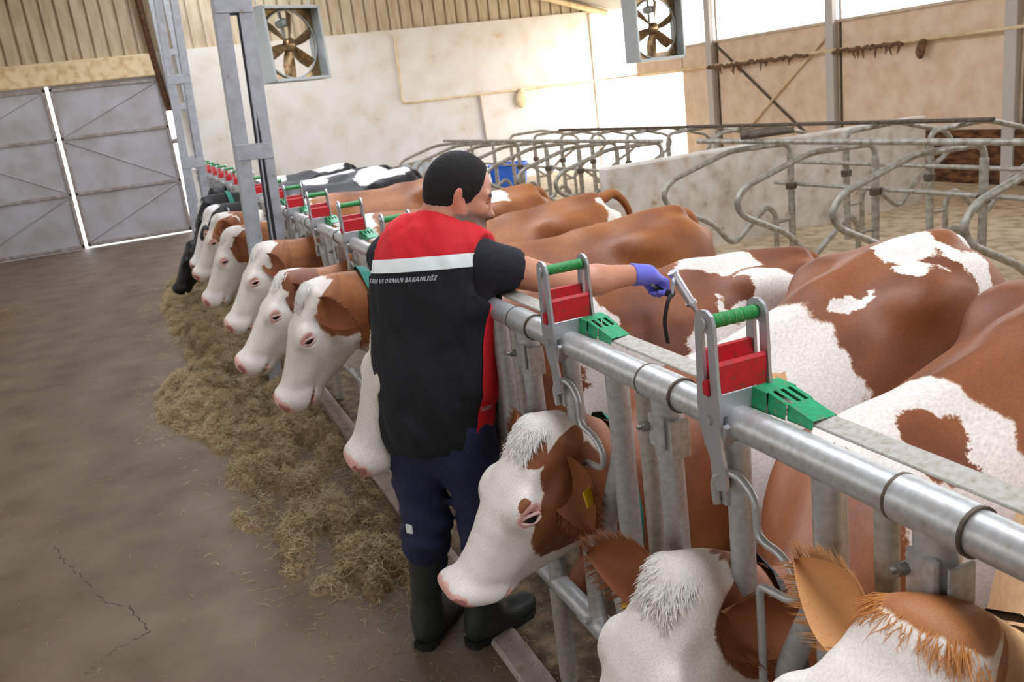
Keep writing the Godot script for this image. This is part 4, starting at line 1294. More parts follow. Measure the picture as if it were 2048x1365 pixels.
# info: z, poll (world x, y), pitch, yaw, roll, body yaw, coat lists ...
func build_cow(info: Dictionary) -> Node3D:
	var pose := Pose.new()
	pose.rise = info.get("rise", 1.0)
	pose.drop = info.get("drop", 0.0)
	pose.rump = info.get("rump", 0.0)
	pose.sag = info.get("sag", 0.04)
	var target: Vector3 = info.poll
	var fine: bool = info.get("fine", false)
	var pitch: float = deg_to_rad(info.get("pitch", 60.0)) - HEAD_PITCH
	pose.turn = Quaternion(Vector3.UP, deg_to_rad(info.get("yaw", 0.0))) * Quaternion(Vector3.BACK, pitch) * Quaternion(head_frame.basis.x.normalized(), deg_to_rad(info.get("roll", 0.0)))
	var piv := Vector3(-0.24, 1.03 * pose.rise, 0)
	var now := piv + Basis(pose.turn) * (Vector3(POLL.x, POLL.y * pose.rise, 0) - piv)
	now.y -= pose.drop
	pose.shift = target - now
	var o := thing("cow", Vector3(FX, info.get("floor", 0.0), info.z), info.label, "cow", "", Basis(Vector3.UP, deg_to_rad(info.get("body_yaw", 0.0))))
	var hm: MB = cow_head_fine if fine else cow_head
	var mesh := ArrayMesh.new()
	posed(cow_body, pose).into(mesh)
	posed(hm, pose).into(mesh)
	var bw: int = info.get("tex", 384)
	var pal: Array = info.pal
	mesh.surface_set_material(0, hide_mat(coat(bw, bw / 2, -0.3, 2.05, info.body, pal, info.seed)))
	mesh.surface_set_material(1, hide_mat(coat(info.get("head_tex", 192), info.get("head_tex", 192), -0.3, 0.86, info.head + ([] if info.has("no_nose") else cow_nose), pal, info.seed + 3, 2.0, 0.28)))
	var body := MeshInstance3D.new()
	body.name = "body"
	body.mesh = mesh
	o.add_child(body)
	# carried head frame
	var hf := pose.at(head_frame.origin + head_frame.basis * Vector3(0.1, -0.05, 0))
	var ht := Transform3D(hf.basis * head_frame.basis, hf.origin) * Transform3D(Basis.IDENTITY, Vector3(-0.1, 0.05, 0))
	var ears := {}
	for s in [-1.0, 1.0]:
		var lid := MB.new()
		var ev := Vector3(0.2, -0.05, 0.111 * s)
		var er0 := Basis(Vector3.BACK, 0.8)
		for up in [1.0, -1.0]:
			var pts := []
			for k in 9:
				var a := PI * k / 8.0
				pts.append(ev + er0 * Vector3(-cos(a) * 0.027, up * sin(a) * 0.0115, s * (0.004 + 0.0105 * sin(a))))
			lid.tube(pts, 0.0052, 6)
		var ball := MB.new()
		ball.lathe(lathe_ball(0.0205), Transform3D(Basis.IDENTITY, ev), 14)
		var e := put("eye", ball, cow_shared.eye, o)
		e.transform = ht
		put("eyelid", lid, cow_shared.dark_lid if info.get("dark_lids", false) else cow_shared.lid, e)
		# ears hang out sideways
		var dz: Vector3 = info.get("near_ear" if s < 0 else "far_ear", Vector3(0.08, -0.7, 0.7) if s < 0 else Vector3(0.1, -0.3, 0.95))
		dz = Vector3(dz.x, dz.y, dz.z * s).normalized()
		var dy: Vector3 = info.get("ear_open", Vector3(0.3, 0.6, 0.7))
		dy = Vector3(dy.x, dy.y, dy.z * s) if s < 0 else Vector3(0.35, 0.9, 0.25)
		dy = (dy - dz * dy.dot(dz)).normalized()
		var turn := Basis(dy.cross(dz), dy, dz)
		var er := put("ear", cow_ear, info.ear_mat, o)
		er.transform = ht * Transform3D(turn.scaled_local(Vector3.ONE * info.get("ear_size", 1.0)), Vector3(0.035, -0.075, 0.085 * s))
		ears[s] = er.transform
		if fine:
			var rng := RandomNumberGenerator.new()
			rng.seed = 40
			put("ear_hair", strands(rng, 260, func(r: RandomNumberGenerator) -> Array:
				var sp := r.randf_range(0.1, 1.0)
				var sd := 1.0 if r.randf() > 0.5 else -1.0
				var w := 0.058 * pow(sin(PI * pow(clampf(sp * 0.93 + 0.07, 0, 1), 0.75)), 0.75) + 0.012 * (1.0 - sp)
				var f := r.randf_range(0.7, 1.0)
				return [Vector3(sd * f * w - 0.015 * sp, 0.055 * (1.0 - 0.75 * sp) * f * f + 0.02 * sp * sp, sp * 0.2), Vector3(sd * 0.5, r.randf_range(-0.1, 0.5), 0.8).normalized(), Vector3(sd * 0.3, 0.2, 0.3)], 0.035, 0.0011), info.ear_mat, er)
	if info.has("tuft"):
		put("poll_hair", cow_shared[info.get("tuft_kind", "tuft_fine" if fine else "tuft")], info.tuft, o).transform = ht
	for q in [Vector3(0.265, 0.042, 0.15), Vector3(0.265, 0.042, -0.15), Vector3(1.465, 0.042, 0.17), Vector3(1.465, 0.042, -0.17)]:
		put("hoof", cow_shared.hoof, cow_shared.horn, o).position = q
	# tail
	var up := pose.at(Vector3(1.55, 1.24, 0)).origin
	var tp := [up + Vector3(-0.12, 0.03, 0), up + Vector3(0.0, 0.03, 0), up + Vector3(0.06, -0.08, 0), up + Vector3(0.075, -0.4, 0.02), up + Vector3(0.08, -0.75, 0.0), up + Vector3(0.08, -0.9, 0.0), up + Vector3(0.07, -1.05, 0.01)]
	if info.has("tail"):
		tp = (info.tail as Array).map(func(q): return up + q)
	var cp := curve(tp, 5)
	var rad := []
	for k in cp.size():
		var f := float(k) / (cp.size() - 1)
		rad.append(lerpf(0.042, 0.016, minf(f * 1.6, 1.0)) + (0.022 * sin(PI * (f - 0.72) / 0.28) if f > 0.72 else 0.0))
	put("tail", bar(cp, rad, 10), info.tail_mat, o)
	# collar with tag
	if info.get("collar", false):
		var ring := []
		var cx: float = info.get("collar_x", -0.02)
		for k in 25:
			var a := TAU * k / 24
			var best := 0.25
			for it in 26:
				var r := 0.06 + 0.01 * it
				var p := Vector3(cx + cos(a) * r * -0.1, 0.97 + cos(a) * r, sin(a) * r)
				if field(cow_shared.list, p) > 0.002:
					best = r
					break
			ring.append(Vector3(cx - cos(a) * best * 0.1, 0.97 + cos(a) * (best + 0.004), sin(a) * (best + 0.004)))
		var m := MB.new()
		for k in 24:
			var a: Vector3 = ring[k]
			var b: Vector3 = ring[k + 1]
			var na := (a - Vector3(cx, 0.97, 0)).normalized()
			var nb := (b - Vector3(cx, 0.97, 0)).normalized()
			for e in [[0.0, 0.005], [1.0, -0.0]]:
				var off: float = e[1]
				var i0 := m.vert(pose.at(a + Vector3(-0.02, 0, 0)).origin + na * off, na)
				var i1 := m.vert(pose.at(a + Vector3(0.02, 0, 0)).origin + na * off, na)
				var i2 := m.vert(pose.at(b + Vector3(0.02, 0, 0)).origin + nb * off, nb)
				var i3 := m.vert(pose.at(b + Vector3(-0.02, 0, 0)).origin + nb * off, nb)
				m.quad(i0, i1, i2, i3)
		var co := put("collar", m, info.collar_mat, o)
		var low: Vector3 = info.get("tag_at", pose.at(Vector3(cx, 0.80, 0.08)).origin + Vector3(0.01, -0.02, 0.02))
		put("number_tag", boxed(low, Vector3(0.05, 0.065, 0.014), 0.004, Basis(Vector3.RIGHT, 0.2) * Basis(Vector3.UP, -0.5)), info.get("number_mat", cow_shared.yellow), co)
	if info.has("tag_ear"):
		var s: float = info.tag_ear
		var tg := put("ear_tag", boxed(Vector3.ZERO, Vector3(0.05, 0.005, 0.045), 0.002), info.get("tag_mat", cow_shared.yellow), o)
		tg.transform = Transform3D(Basis(Vector3.UP, 0.6) * Basis(Vector3.RIGHT, info.get("tag_tilt", 0.6)), info.tag_pos) if info.has("tag_pos") else ears[s] * Transform3D(Basis.IDENTITY, info.get("tag_on_ear", Vector3(0.012, -0.006, 0.1)))
	return o

static func lathe_ball(r: float) -> Array:
	var p := []
	for k in 11:
		var a := PI * k / 10.0 - PI / 2
		p.append(Vector2(cos(a) * r, sin(a) * r))
	return p

# pink nose, mouth and muzzle, the same on every pale-faced cow (head frame: along the face, degrees round it)
var cow_nose := [[0.54, 0, 0.045, 75, 3], [0.535, 52, 0.018, 16, 4], [0.535, -52, 0.018, 16, 4], [0.2, -66, 0.034, 9, 3], [0.2, 66, 0.034, 9, 3], [0.5, 128, 0.05, 7, 3], [0.5, -128, 0.05, 7, 3]]

func cow_stuff() -> void:
	make_cow_master()
	cow_shared.list = cow_solids()
	cow_shared.fur = noise_tex(60, 0.09, [[0.0, Color.BLACK], [1.0, Color.WHITE]], 1024, FastNoiseLite.TYPE_SIMPLEX_SMOOTH, 3)
	var e := plain_mat(rgb(18, 14, 14), 0.08)
	cow_shared.eye = e
	cow_shared.lid = plain_mat(rgb(222, 184, 172), 0.6)
	cow_shared.dark_lid = plain_mat(rgb(36, 30, 28), 0.6)
	cow_shared.yellow = plain_mat(rgb(228, 190, 24), 0.5)
	cow_shared.orange = plain_mat(rgb(224, 106, 30), 0.5)
	cow_shared.teal = plain_mat(rgb(12, 112, 96), 0.7)
	cow_shared.strap = plain_mat(rgb(40, 36, 34), 0.7)
	cow_shared.brown = plain_mat(rgb(138, 80, 44), 0.75)
	cow_shared.dkbrown = plain_mat(rgb(112, 58, 32), 0.75)
	cow_shared.tan = plain_mat(rgb(206, 148, 92), 0.75)
	cow_shared.white = plain_mat(rgb(244, 238, 230), 0.9)
	cow_shared.ginger = plain_mat(rgb(206, 138, 74), 0.85)
	cow_shared.rusty = plain_mat(rgb(160, 98, 50), 0.75)
	cow_shared.horn = plain_mat(rgb(70, 58, 48), 0.6)
	cow_shared.blackhair = plain_mat(rgb(30, 27, 26), 0.7)

var herd := []
func herd_list() -> void:
	var S := cow_shared
	var red := [rgb(138, 80, 44), rgb(230, 221, 212), rgb(108, 58, 32), rgb(232, 180, 166), rgb(176, 112, 108), rgb(206, 156, 106)]
	var rust := [rgb(160, 98, 50), rgb(230, 221, 210), rgb(126, 70, 38), rgb(232, 180, 166), rgb(176, 112, 108), rgb(206, 156, 106)]
	var dark := [rgb(19, 18, 18), rgb(232, 226, 220), rgb(19, 18, 18), rgb(212, 160, 150), rgb(112, 70, 72), rgb(60, 52, 48)]
	var face := [[0.25, 0, 0.7, 400, 1], [-0.22, 0, 0.13, 400, 0]]
	herd = [
		{"z": -0.73, "poll": Vector3(-0.10, 1.13, -0.06), "pitch": 38.0, "fine": true, "seed": 11, "pal": [rgb(172, 108, 54), rgb(232, 223, 214), rgb(150, 88, 40), rgb(232, 180, 166), rgb(176, 112, 108), rgb(206, 162, 116)], "tex": 384, "head_tex": 640, "ear_mat": S.tan, "tail_mat": S.brown, "tuft": S.ginger,
			"label": "cow with ginger forelock and sandy ears, closest to the bottom right corner",
			"body": [[0.0, 0, 0.35, 400, 5], [0.9, 180, 0.8, 70, 1]], "head": [[0.25, 0, 0.7, 400, 1], [0.0, -122, 0.3, 46, 5], [-0.24, 0, 0.17, 400, 5], [0.05, -74, 0.13, 8, 0], [-0.08, 0, 0.085, 62, 0], [0.02, 110, 0.08, 40, 5]], "near_ear": Vector3(-0.1, -0.6, 0.8), "far_ear": Vector3(-0.15, 0.1, 0.95), "tuft_kind": "tuft_crown", "ear_size": 0.85, "sag": 0.15, "collar": true, "collar_mat": S.strap},
		{"z": -1.45, "poll": Vector3(-0.12, 0.92, 0.07), "pitch": 56.0, "fine": true, "seed": 12, "pal": red, "tex": 1024, "head_tex": 640, "ear_mat": S.brown, "tail_mat": S.brown, "tuft": S.white, "drop": 0.17, "rise": 0.97, "sag": 0.2,
			"label": "cow lowering its white curly forehead between the two nearest heads, brown and white back",
			"body": [[0.50, 40, 0.20, 66, 1], [0.9, 180, 0.9, 80, 1], [0.53, 25, 0.075, 15, 0], [0.12, 30, 0.2, 400, 0], [0.9, 62, 0.1, 26, 1], [1.0, 48, 0.14, 14, 0]], "head": face + [[0.0, -112, 0.10, 44, 0], [0.0, 100, 0.05, 30, 0]], "near_ear": Vector3(-0.5, -0.8, 0.35), "far_ear": Vector3(0.25, 0.25, 0.9), "collar": true, "collar_mat": S.strap, "tag_ear": 1.0, "tag_on_ear": Vector3(0.062, 0.014, 0.085)},
		{"z": -2.17, "poll": Vector3(-0.095, 1.02, 0.10), "pitch": 53.0, "fine": true, "seed": 13, "pal": red, "tex": 1024, "head_tex": 768, "ear_mat": S.brown, "tail_mat": S.white, "tuft": S.white, "drop": 0.21, "rise": 0.96, "sag": 0.12,
			"label": "white-faced cow with brown cheek and a brown forehead patch, beside the man's boots",
			"body": [[0.64, 38, 0.22, 78, 1], [0.62, 36, 0.06, 11, 5], [0.8, 180, 0.9, 80, 1], [0.98, 20, 0.05, 4, 1], [1.27, 6, 0.085, 15, 1], [1.38, 34, 0.045, 46, 1], [1.2, 25, 0.05, 7, 1], [1.55, 0, 0.08, 30, 0], [0.2, 40, 0.2, 400, 0]],
			"head": face + [[0.12, -112, 0.17, 40, 0], [0.03, -74, 0.10, 22, 0], [0.05, -28, 0.045, 24, 0], [0.18, -55, 0.016, 5, 0], [-0.02, 100, 0.1, 50, 0]], "near_ear": Vector3(0.5, -0.62, 0.42), "far_ear": Vector3(0.2, -0.3, 0.9), "tag_at": Vector3(0.09, 0.875, 0.12), "collar": true, "collar_mat": S.teal, "tag_ear": -1.0, "tag_pos": Vector3(-0.06, 0.87, 0.29), "tag_tilt": 1.35},
		{"z": -2.89, "poll": Vector3(-0.29, 1.22, 0.04), "pitch": 66.0, "seed": 14, "pal": red, "tex": 896, "ear_mat": S.brown, "tail_mat": S.brown, "tuft": S.white, "rise": 0.91, "rump": 0.08,
			"label": "patched cow under the man's gloved hand, its white muzzle showing past his hip",
			"body": [[0.6, 95, 0.85, 38, 1], [0.40, 40, 0.1, 30, 1], [1.06, 3, 0.17, 15, 1], [1.13, 48, 0.15, 26, 1], [0.98, 33, 0.09, 11, 0], [0.66, 55, 0.12, 16, 0], [0.93, 52, 0.03, 14, 1], [1.45, 85, 0.2, 30, 1], [0.1, 30, 0.2, 400, 0]], "head": face + [[0.0, -110, 0.12, 44, 0]]},
		{"z": -3.80, "poll": Vector3(-0.38, 1.16, -0.15), "pitch": 65.0, "fine": true, "seed": 15, "pal": rust, "tex": 512, "head_tex": 512, "ear_mat": S.brown, "tail_mat": S.rusty, "tuft": S.white, "rise": 0.94, "tag_at": Vector3(-0.1, 0.93, -0.03), "number_mat": S.orange, "collar": true, "collar_mat": S.teal,
			"label": "white-faced cow with brown ear and teal collar, just left of the man's vest",
			"body": [[0.8, 180, 0.9, 60, 1], [0.25, 0, 0.1, 30, 5]], "head": face + [[0.02, -110, 0.13, 46, 0]]},
		{"z": -4.67, "poll": Vector3(-0.36, 1.10, -0.13), "pitch": 51.0, "seed": 16, "pal": rust, "tex": 512, "head_tex": 384, "ear_mat": S.dkbrown, "tail_mat": S.rusty, "tuft": S.white, "rise": 0.95, "tail": [Vector3(-0.14, 0.02, 0), Vector3(0.0, 0.05, 0), Vector3(0.10, 0.06, -0.03), Vector3(0.20, -0.04, -0.06), Vector3(0.24, -0.22, -0.08), Vector3(0.22, -0.55, -0.08), Vector3(0.2, -0.8, -0.08)],
			"label": "white-faced cow with half-closed eye, right beside the grey column foot",
			"body": [[0.8, 180, 0.9, 60, 1], [1.52, 40, 0.08, 30, 1]], "head": face + [[0.0, -108, 0.14, 46, 2], [-0.05, -60, 0.1, 40, 2]]},
		{"z": -5.6, "poll": Vector3(-0.35, 1.14, -0.2), "pitch": 55.0, "seed": 17, "pal": rust, "tex": 384, "head_tex": 256, "ear_mat": S.brown, "tail_mat": S.rusty, "tuft": S.white, "rise": 0.96,
			"label": "white-faced cow half hidden behind the nearest grey column",
			"body": [[0.22, 0, 0.16, 46, 1], [1.2, 10, 0.08, 22, 1], [0.8, 180, 0.9, 60, 1]], "head": face + [[-0.04, -110, 0.1, 44, 0]]},
		{"z": -6.98, "poll": Vector3(-0.43, 1.13, -0.12), "pitch": 58.0, "seed": 18, "pal": rust, "tex": 384, "head_tex": 256, "ear_mat": S.brown, "tail_mat": S.rusty, "tuft": S.white,
			"label": "white-faced cow with brown ear, first one left of the nearest grey column",
			"body": [[0.12, 0, 0.14, 50, 1], [0.8, 180, 0.9, 60, 1], [1.3, 4, 0.03, 8, 1]], "head": face + [[0.03, -112, 0.12, 44, 0]]},
		{"z": -7.75, "poll": Vector3(-0.43, 1.18, -0.15), "pitch": 57.0, "seed": 19, "pal": rust, "head_tex": 256, "ear_mat": S.brown, "tail_mat": S.rusty, "tuft": S.white, "rise": 0.93, "collar": true, "collar_mat": S.teal,
			"label": "white-nosed cow with brown eye patch, second one left of the nearest grey column",
			"body": [[0.2, 0, 0.25, 60, 1], [0.8, 180, 0.9, 60, 1]], "head": face + [[0.06, -95, 0.13, 50, 0]]},
		{"z": -8.55, "poll": Vector3(-0.43, 1.18, -0.25), "pitch": 60.0, "seed": 20, "pal": dark, "head_tex": 256, "ear_mat": S.blackhair, "tail_mat": S.blackhair, "tuft": S.white, "rise": 0.985,
			"label": "cow with white face and black cheek stripe, right of the black-faced cow",
			"body": [[1.2, 5, 0.28, 22, 1], [0.8, 180, 0.7, 40, 1]], "head": [[0.25, 0, 0.7, 400, 1], [0.06, -90, 0.2, 34, 0], [0.2, -50, 0.07, 16, 0], [0.06, 90, 0.22, 40, 0], [-0.22, 0, 0.13, 400, 0]]},
		{"z": -9.4, "poll": Vector3(-0.42, 1.2, -0.35), "pitch": 66.0, "seed": 21, "pal": dark, "head_tex": 256, "ear_mat": S.blackhair, "tail_mat": S.blackhair, "tuft": S.white, "rise": 0.985, "collar": true, "collar_mat": S.teal, "dark_lids": true, "tag_ear": -1.0, "tag_mat": S.orange,
			"label": "black-faced cow with white blaze and an orange ear tag",
			"body": [[0.7, 0, 0.12, 40, 1], [1.3, 30, 0.2, 30, 1]], "head": [[0.08, 5, 0.11, 26, 1], [0.28, 0, 0.025, 22, 1]], "no_nose": true},
		{"z": -10.25, "poll": Vector3(-0.62, 0.72, -0.1), "pitch": 60.0, "seed": 22, "pal": dark, "head_tex": 128, "ear_mat": S.blackhair, "tail_mat": S.blackhair, "rise": 0.95, "dark_lids": true, "tag_ear": 1.0, "no_nose": true,
			"label": "farthest black cow reaching low to the floor, yellow ear tag",
			"body": [[1.0, 0, 0.3, 26, 1]], "head": [[0.9, 0, 0.1, 30, 1]]},
		{"z": -11.3, "poll": Vector3(-0.2, 1.2, 0.0), "pitch": 60.0, "seed": 23, "pal": dark, "head_tex": 128, "ear_mat": S.blackhair, "tail_mat": S.blackhair, "rise": 0.97, "dark_lids": true, "no_nose": true,
			"label": "black and white cow standing last in the row, only its back showing",
			"body": [[0.5, 0, 0.2, 30, 1], [1.25, -10, 0.2, 40, 1]], "head": [[0.9, 0, 0.1, 30, 1]]},
	]
func build_cows() -> void:
	cow_stuff()
	herd_list()
	for q in herd:
		build_cow(q)

# ---------------------------------------------------------------- the man
# split a mesh exactly along the plane n.p = d: [side above, side below]
static func sliced(m: MB, nn: Vector3, d: float) -> Array:
	var out := [MB.new(), MB.new()]
	var map := [PackedInt32Array(), PackedInt32Array()]
	for s in 2:
		map[s].resize(m.v.size())
		map[s].fill(-1)
	var h := PackedFloat32Array()
	for p in m.v:
		h.append(nn.dot(p) - d)
	for k in range(0, m.i.size(), 3):
		for s in 2:
			var sg := 1.0 if s == 0 else -1.0
			var o: MB = out[s]
			var poly := PackedInt32Array()
			for e in 3:
				var a := m.i[k + e]
				var b := m.i[k + (e + 1) % 3]
				var ia := h[a] * sg >= 0.0
				var ib := h[b] * sg >= 0.0
				if ia:
					if map[s][a] < 0:
						map[s][a] = o.v.size()
						o.v.append(m.v[a]); o.n.append(m.n[a]); o.t.append(m.t[a]); o.c.append(m.c[a])
					poly.append(map[s][a])
				if ia != ib:
					var f := h[a] / (h[a] - h[b])
					poly.append(o.v.size())
					o.v.append(m.v[a].lerp(m.v[b], f)); o.n.append(m.n[a].lerp(m.n[b], f).normalized()); o.t.append(m.t[a].lerp(m.t[b], f)); o.c.append(m.c[a].lerp(m.c[b], f))
			for e in range(1, poly.size() - 1):
				o.i.append(poly[0]); o.i.append(poly[e]); o.i.append(poly[e + 1])
	return out
static func puffed(m: MB, by: float) -> MB:
	var o := MB.new()
	o.v = m.v.duplicate(); o.n = m.n; o.t = m.t; o.c = m.c; o.i = m.i
	for k in o.v.size():
		o.v[k] += o.n[k] * by
	return o

func turned_ell(at: Vector3, x: Vector3, y: Vector3, z: Vector3, size: Vector3, k: float, cut := false) -> Solid:
	return ell(at, size, k, Basis(x, y, z), cut)

func build_person() -> void:
	var base := Vector3(0.75, 0, -2.72)
	var o := thing("person", base, "man in red and black vest reaching a blue-gloved arm over the fence, green rubber boots", "person")
	var f := Vector3(0.74, 0, -0.67).normalized()
	var r := Vector3(-f.z, 0, f.x)
	var H := Vector3(0.745, 0.90, -2.72)
	var N := Vector3(0.842, 1.475, -2.73)
	var a := (N - H).normalized()
	var r2 := (r - a * r.dot(a)).normalized()
	var f2 := a.cross(r2).normalized()
	if f2.dot(f) < 0.0:
		f2 = -f2
	var S := Vector3(0.955, 1.385, -2.60)
	var E := Vector3(1.235, 1.262, -2.60)
	var W := Vector3(1.525, 1.245, -2.60)
	var LS := N - r * 0.185 + Vector3(0, -0.06, 0)
	var LE := Vector3(0.84, 1.16, -2.98)
	var LW := Vector3(0.925, 1.285, -3.14)
	var HC := Vector3(0.930, 1.598, -2.705)
	var hip := [H + r * 0.095 + Vector3(0, -0.02, 0), H - r * 0.095 + Vector3(0, -0.02, 0)]
	var knee := [Vector3(0.845, 0.48, -2.65), Vector3(0.672, 0.49, -2.79)]
	var ankle := [Vector3(0.80, 0.10, -2.69), Vector3(0.625, 0.10, -2.80)]
	var toe := [Vector3(0.985, 0.045, -2.745), Vector3(0.745, 0.045, -2.925)]
	var side := [r, -r]
	# --- skin: one continuous figure
	var head := Transform3D(Basis(Vector3(0.93, -0.367, 0.0).normalized(), Vector3(0.367, 0.93, 0.0).normalized(), Vector3(0, 0, 1)), HC)
	head.basis = Basis(Vector3.UP, -0.22) * head.basis
	var skin := []
	skin.append_array(head_parts(head))
	skin.append(cap(head * Vector3(-0.02, -0.05, 0), N + Vector3(0.0, 0.0, 0), 0.062, 0.066, 0.04))
	skin.append(cap(N - f * 0.02 + r * 0.1 - Vector3(0, 0.04, 0), N - f * 0.02 - r * 0.1 - Vector3(0, 0.04, 0), 0.06, 0.06, 0.08))
	skin.append(turned_ell(H + a * 0.42, r2, a, f2, Vector3(0.185, 0.24, 0.115), 0.08))
	skin.append(turned_ell(H + a * 0.1, r2, a, f2, Vector3(0.165, 0.24, 0.115), 0.08))
	for q in [[S, E, W], [LS, LE, LW]]:
		skin.append(cap(q[0], q[1], 0.062, 0.047, 0.04))
		skin.append(cap(q[1], (q[1] as Vector3).lerp(q[2], 0.35), 0.047, 0.05, 0.03))
		skin.append(cap((q[1] as Vector3).lerp(q[2], 0.35), q[2], 0.05, 0.031, 0.03))
	for s in 2:
		skin.append(cap(hip[s], knee[s], 0.09, 0.055, 0.06))
		skin.append(cap(knee[s], ankle[s], 0.055, 0.04, 0.03))
		skin.append(cap(ankle[s] - Vector3(0, 0.04, 0), toe[s], 0.04, 0.03, 0.03))
	var body := nets(skin, Vector3(0.35, 0.0, -3.3), Vector3(1.62, 1.56, -2.35), 0.013)
	# the coarse head gives way to a finer one from the same field
	var up_h := head.basis.y
	var lim := up_h.dot(head * Vector3(0, -0.12, 0))
	var kept := PackedInt32Array()
	for k in range(0, body.i.size(), 3):
		var away := false
		for e in 3:
			var q := body.v[body.i[k + e]]
			if q.distance_to(HC) > 0.26 or up_h.dot(q) < lim:
				away = true
		if away:
			for e in 3:
				kept.append(body.i[k + e])
	body.i = kept
	body.add(sliced(nets(skin, HC - Vector3(0.17, 0.24, 0.15), HC + Vector3(0.19, 0.2, 0.15), 0.0048), head.basis.y, head.basis.y.dot(head * Vector3(0, -0.128, 0)))[0])
	# left hand laid on the top rail
	var lx := Vector3(0.55, 0.1, -0.83).normalized()
	var lz := Vector3(0.83, 0, 0.55)
	lz = (lz - lx * lz.dot(lx)).normalized()
	var lhand := Transform3D(Basis(lx, lz.cross(lx), lz), LW)
	body.add(nets(hand_parts(lhand, -1.0), LW - Vector3(0.16, 0.16, 0.2), LW + Vector3(0.18, 0.12, 0.16), 0.005))
	# complexion: stubble, lips, brows are pigment of the face
	var inv := head.affine_inverse()
	var tone := rgb(205, 146, 118).srgb_to_linear()
	var stub := rgb(92, 68, 60).srgb_to_linear()
	var lip := rgb(176, 96, 88).srgb_to_linear()
	var brow := rgb(44, 34, 30).srgb_to_linear()
	var earc := rgb(214, 128, 106).srgb_to_linear()
	for k in body.v.size():
		var p := inv * body.v[k]
		var c := tone
		if p.y > -0.2 and p.length() < 0.24:
			var jaw := smoothstep(-0.02, -0.045, p.y + 0.5 * maxf(0.035 - p.x, 0.0) - 0.25 * maxf(0.02 - p.x, 0.0)) * smoothstep(-0.03, 0.0, p.x) * smoothstep(-0.16, -0.13, p.y)
			c = c.lerp(stub, 0.9 * jaw)
			if p.x > 0.075 and absf(p.z) < 0.034 and p.y < -0.048 and p.y > -0.060:
				c = c.lerp(brow, 0.7)
			if p.x > 0.085 and absf(p.z) < 0.024 and p.y < -0.061 and p.y > -0.079:
				c = lip
			if p.x > 0.06 and absf(p.y - 0.026 - 0.1 * (0.03 - absf(absf(p.z) - 0.03))) < 0.006 and absf(p.z) > 0.010 and absf(p.z) < 0.052:
				c = brow
			if absf(p.z) > 0.0775 and absf(p.y) < 0.045:
				c = c.lerp(earc, 0.7)
		body.c[k] = c
	var skin_mat := plain_mat(Color.WHITE, 0.45)
	skin_mat.vertex_color_use_as_albedo = true
	skin_mat.subsurf_scatter_enabled = true
	skin_mat.subsurf_scatter_strength = 0.05
	var bo := put("body", body, skin_mat, o, true)
	for s in [-1.0, 1.0]:
		var ball := MB.new()
		ball.lathe(lathe_ball(0.012), Transform3D(head.basis, head * Vector3(0.076, 0.006, 0.032 * s)), 12)
		put("eye", ball, plain_mat(rgb(60, 44, 38), 0.2), o, true)
		var lidm := MB.new()
		lidm.tube([head * Vector3(0.079, 0.005, 0.018 * s), head * Vector3(0.0895, 0.0095, 0.031 * s), head * Vector3(0.080, 0.005, 0.045 * s)], 0.0042, 6)
		put("eyelid", lidm, plain_mat(rgb(186, 126, 102), 0.6), o, true)
	# --- hair: cropped, dark, receding at the brow
	var hs := [ell(Vector3(-0.012, 0.043, 0), Vector3(0.107, 0.101, 0.0835), 0.02), ell(Vector3(-0.035, -0.01, 0), Vector3(0.074, 0.085, 0.072), 0.05)]
	for s: Solid in hs:
		s.box = s.box * inv
	var hn := FastNoiseLite.new()
	hn.frequency = 60.0
	var hair := nets(hs, HC - Vector3(0.16, 0.16, 0.13), HC + Vector3(0.16, 0.19, 0.13), 0.006, func(p: Vector3, d: float) -> float:
		var q := inv * p
		var line := 0.066 - 0.22 * maxf(0.06 - q.y, 0.0) - 0.14 * absf(q.z)
		if q.y < 0.02:
			line = minf(line, 0.034 + 0.5 * maxf(q.y, 0.0)) if q.y > -0.03 else lerpf(0.034, -0.05, clampf((-0.03 - q.y) / 0.025, 0, 1))
		var low := -0.062 - q.y
		return maxf(maxf(d + 0.0025 * hn.get_noise_3dv(p), q.x - line), low))
	var hair_mat := plain_mat(rgb(22, 18, 17), 0.85)
	put("hair", hair, hair_mat, o, true)
	# --- shirt: collarless navy tee, sleeve to mid upper arm
	var sl := S.lerp(E, 0.36)
	var lsl := LS.lerp(LE, 0.66)
	var up_arm := (E - S).normalized()
	var tee := [cap(S - up_arm * 0.03, sl, 0.078, 0.072, 0.05), cap(LS, lsl, 0.085, 0.078, 0.05), turned_ell(H + a * 0.42, r2, a, f2, Vector3(0.2, 0.22, 0.125), 0.06)]
	var tn := FastNoiseLite.new()
	tn.frequency = 9.0
	tn.seed = 4
	var tee_m := nets(tee, Vector3(0.4, 0.95, -3.3), Vector3(1.35, 1.6, -2.35), 0.0135, func(p: Vector3, d: float) -> float:
		var e := d + 0.006 * tn.get_noise_3d(p.x * 2.0, p.y, p.z)
		return maxf(maxf(e, (p - sl).dot(up_arm)), (p - lsl).dot((LE - LS).normalized())))
	var navy := tri_mat(noise_tex(70, 0.05, [[0.2, rgb(20, 21, 30)], [0.8, rgb(29, 30, 41)]], 256), Vector3.ONE * 4.0, 0.85)
	put("shirt", tee_m, navy, o, true)
	# --- vest: dark body, red yoke, reflective band, red side panels
	var vest := []
	vest.append(turned_ell(H + a * 0.47, r2, a, f2, Vector3(0.232, 0.22, 0.152), 0.1))
	vest.append(turned_ell(H + a * 0.3, r2, a, f2, Vector3(0.222, 0.3, 0.158), 0.1))
	vest.append(turned_ell(H + a * 0.05, r2, a, f2, Vector3(0.216, 0.32, 0.165), 0.1))
	vest.append(cap(N + r2 * 0.165 - a * 0.075, N + r2 * 0.06 - a * 0.01, 0.058, 0.07, 0.06))
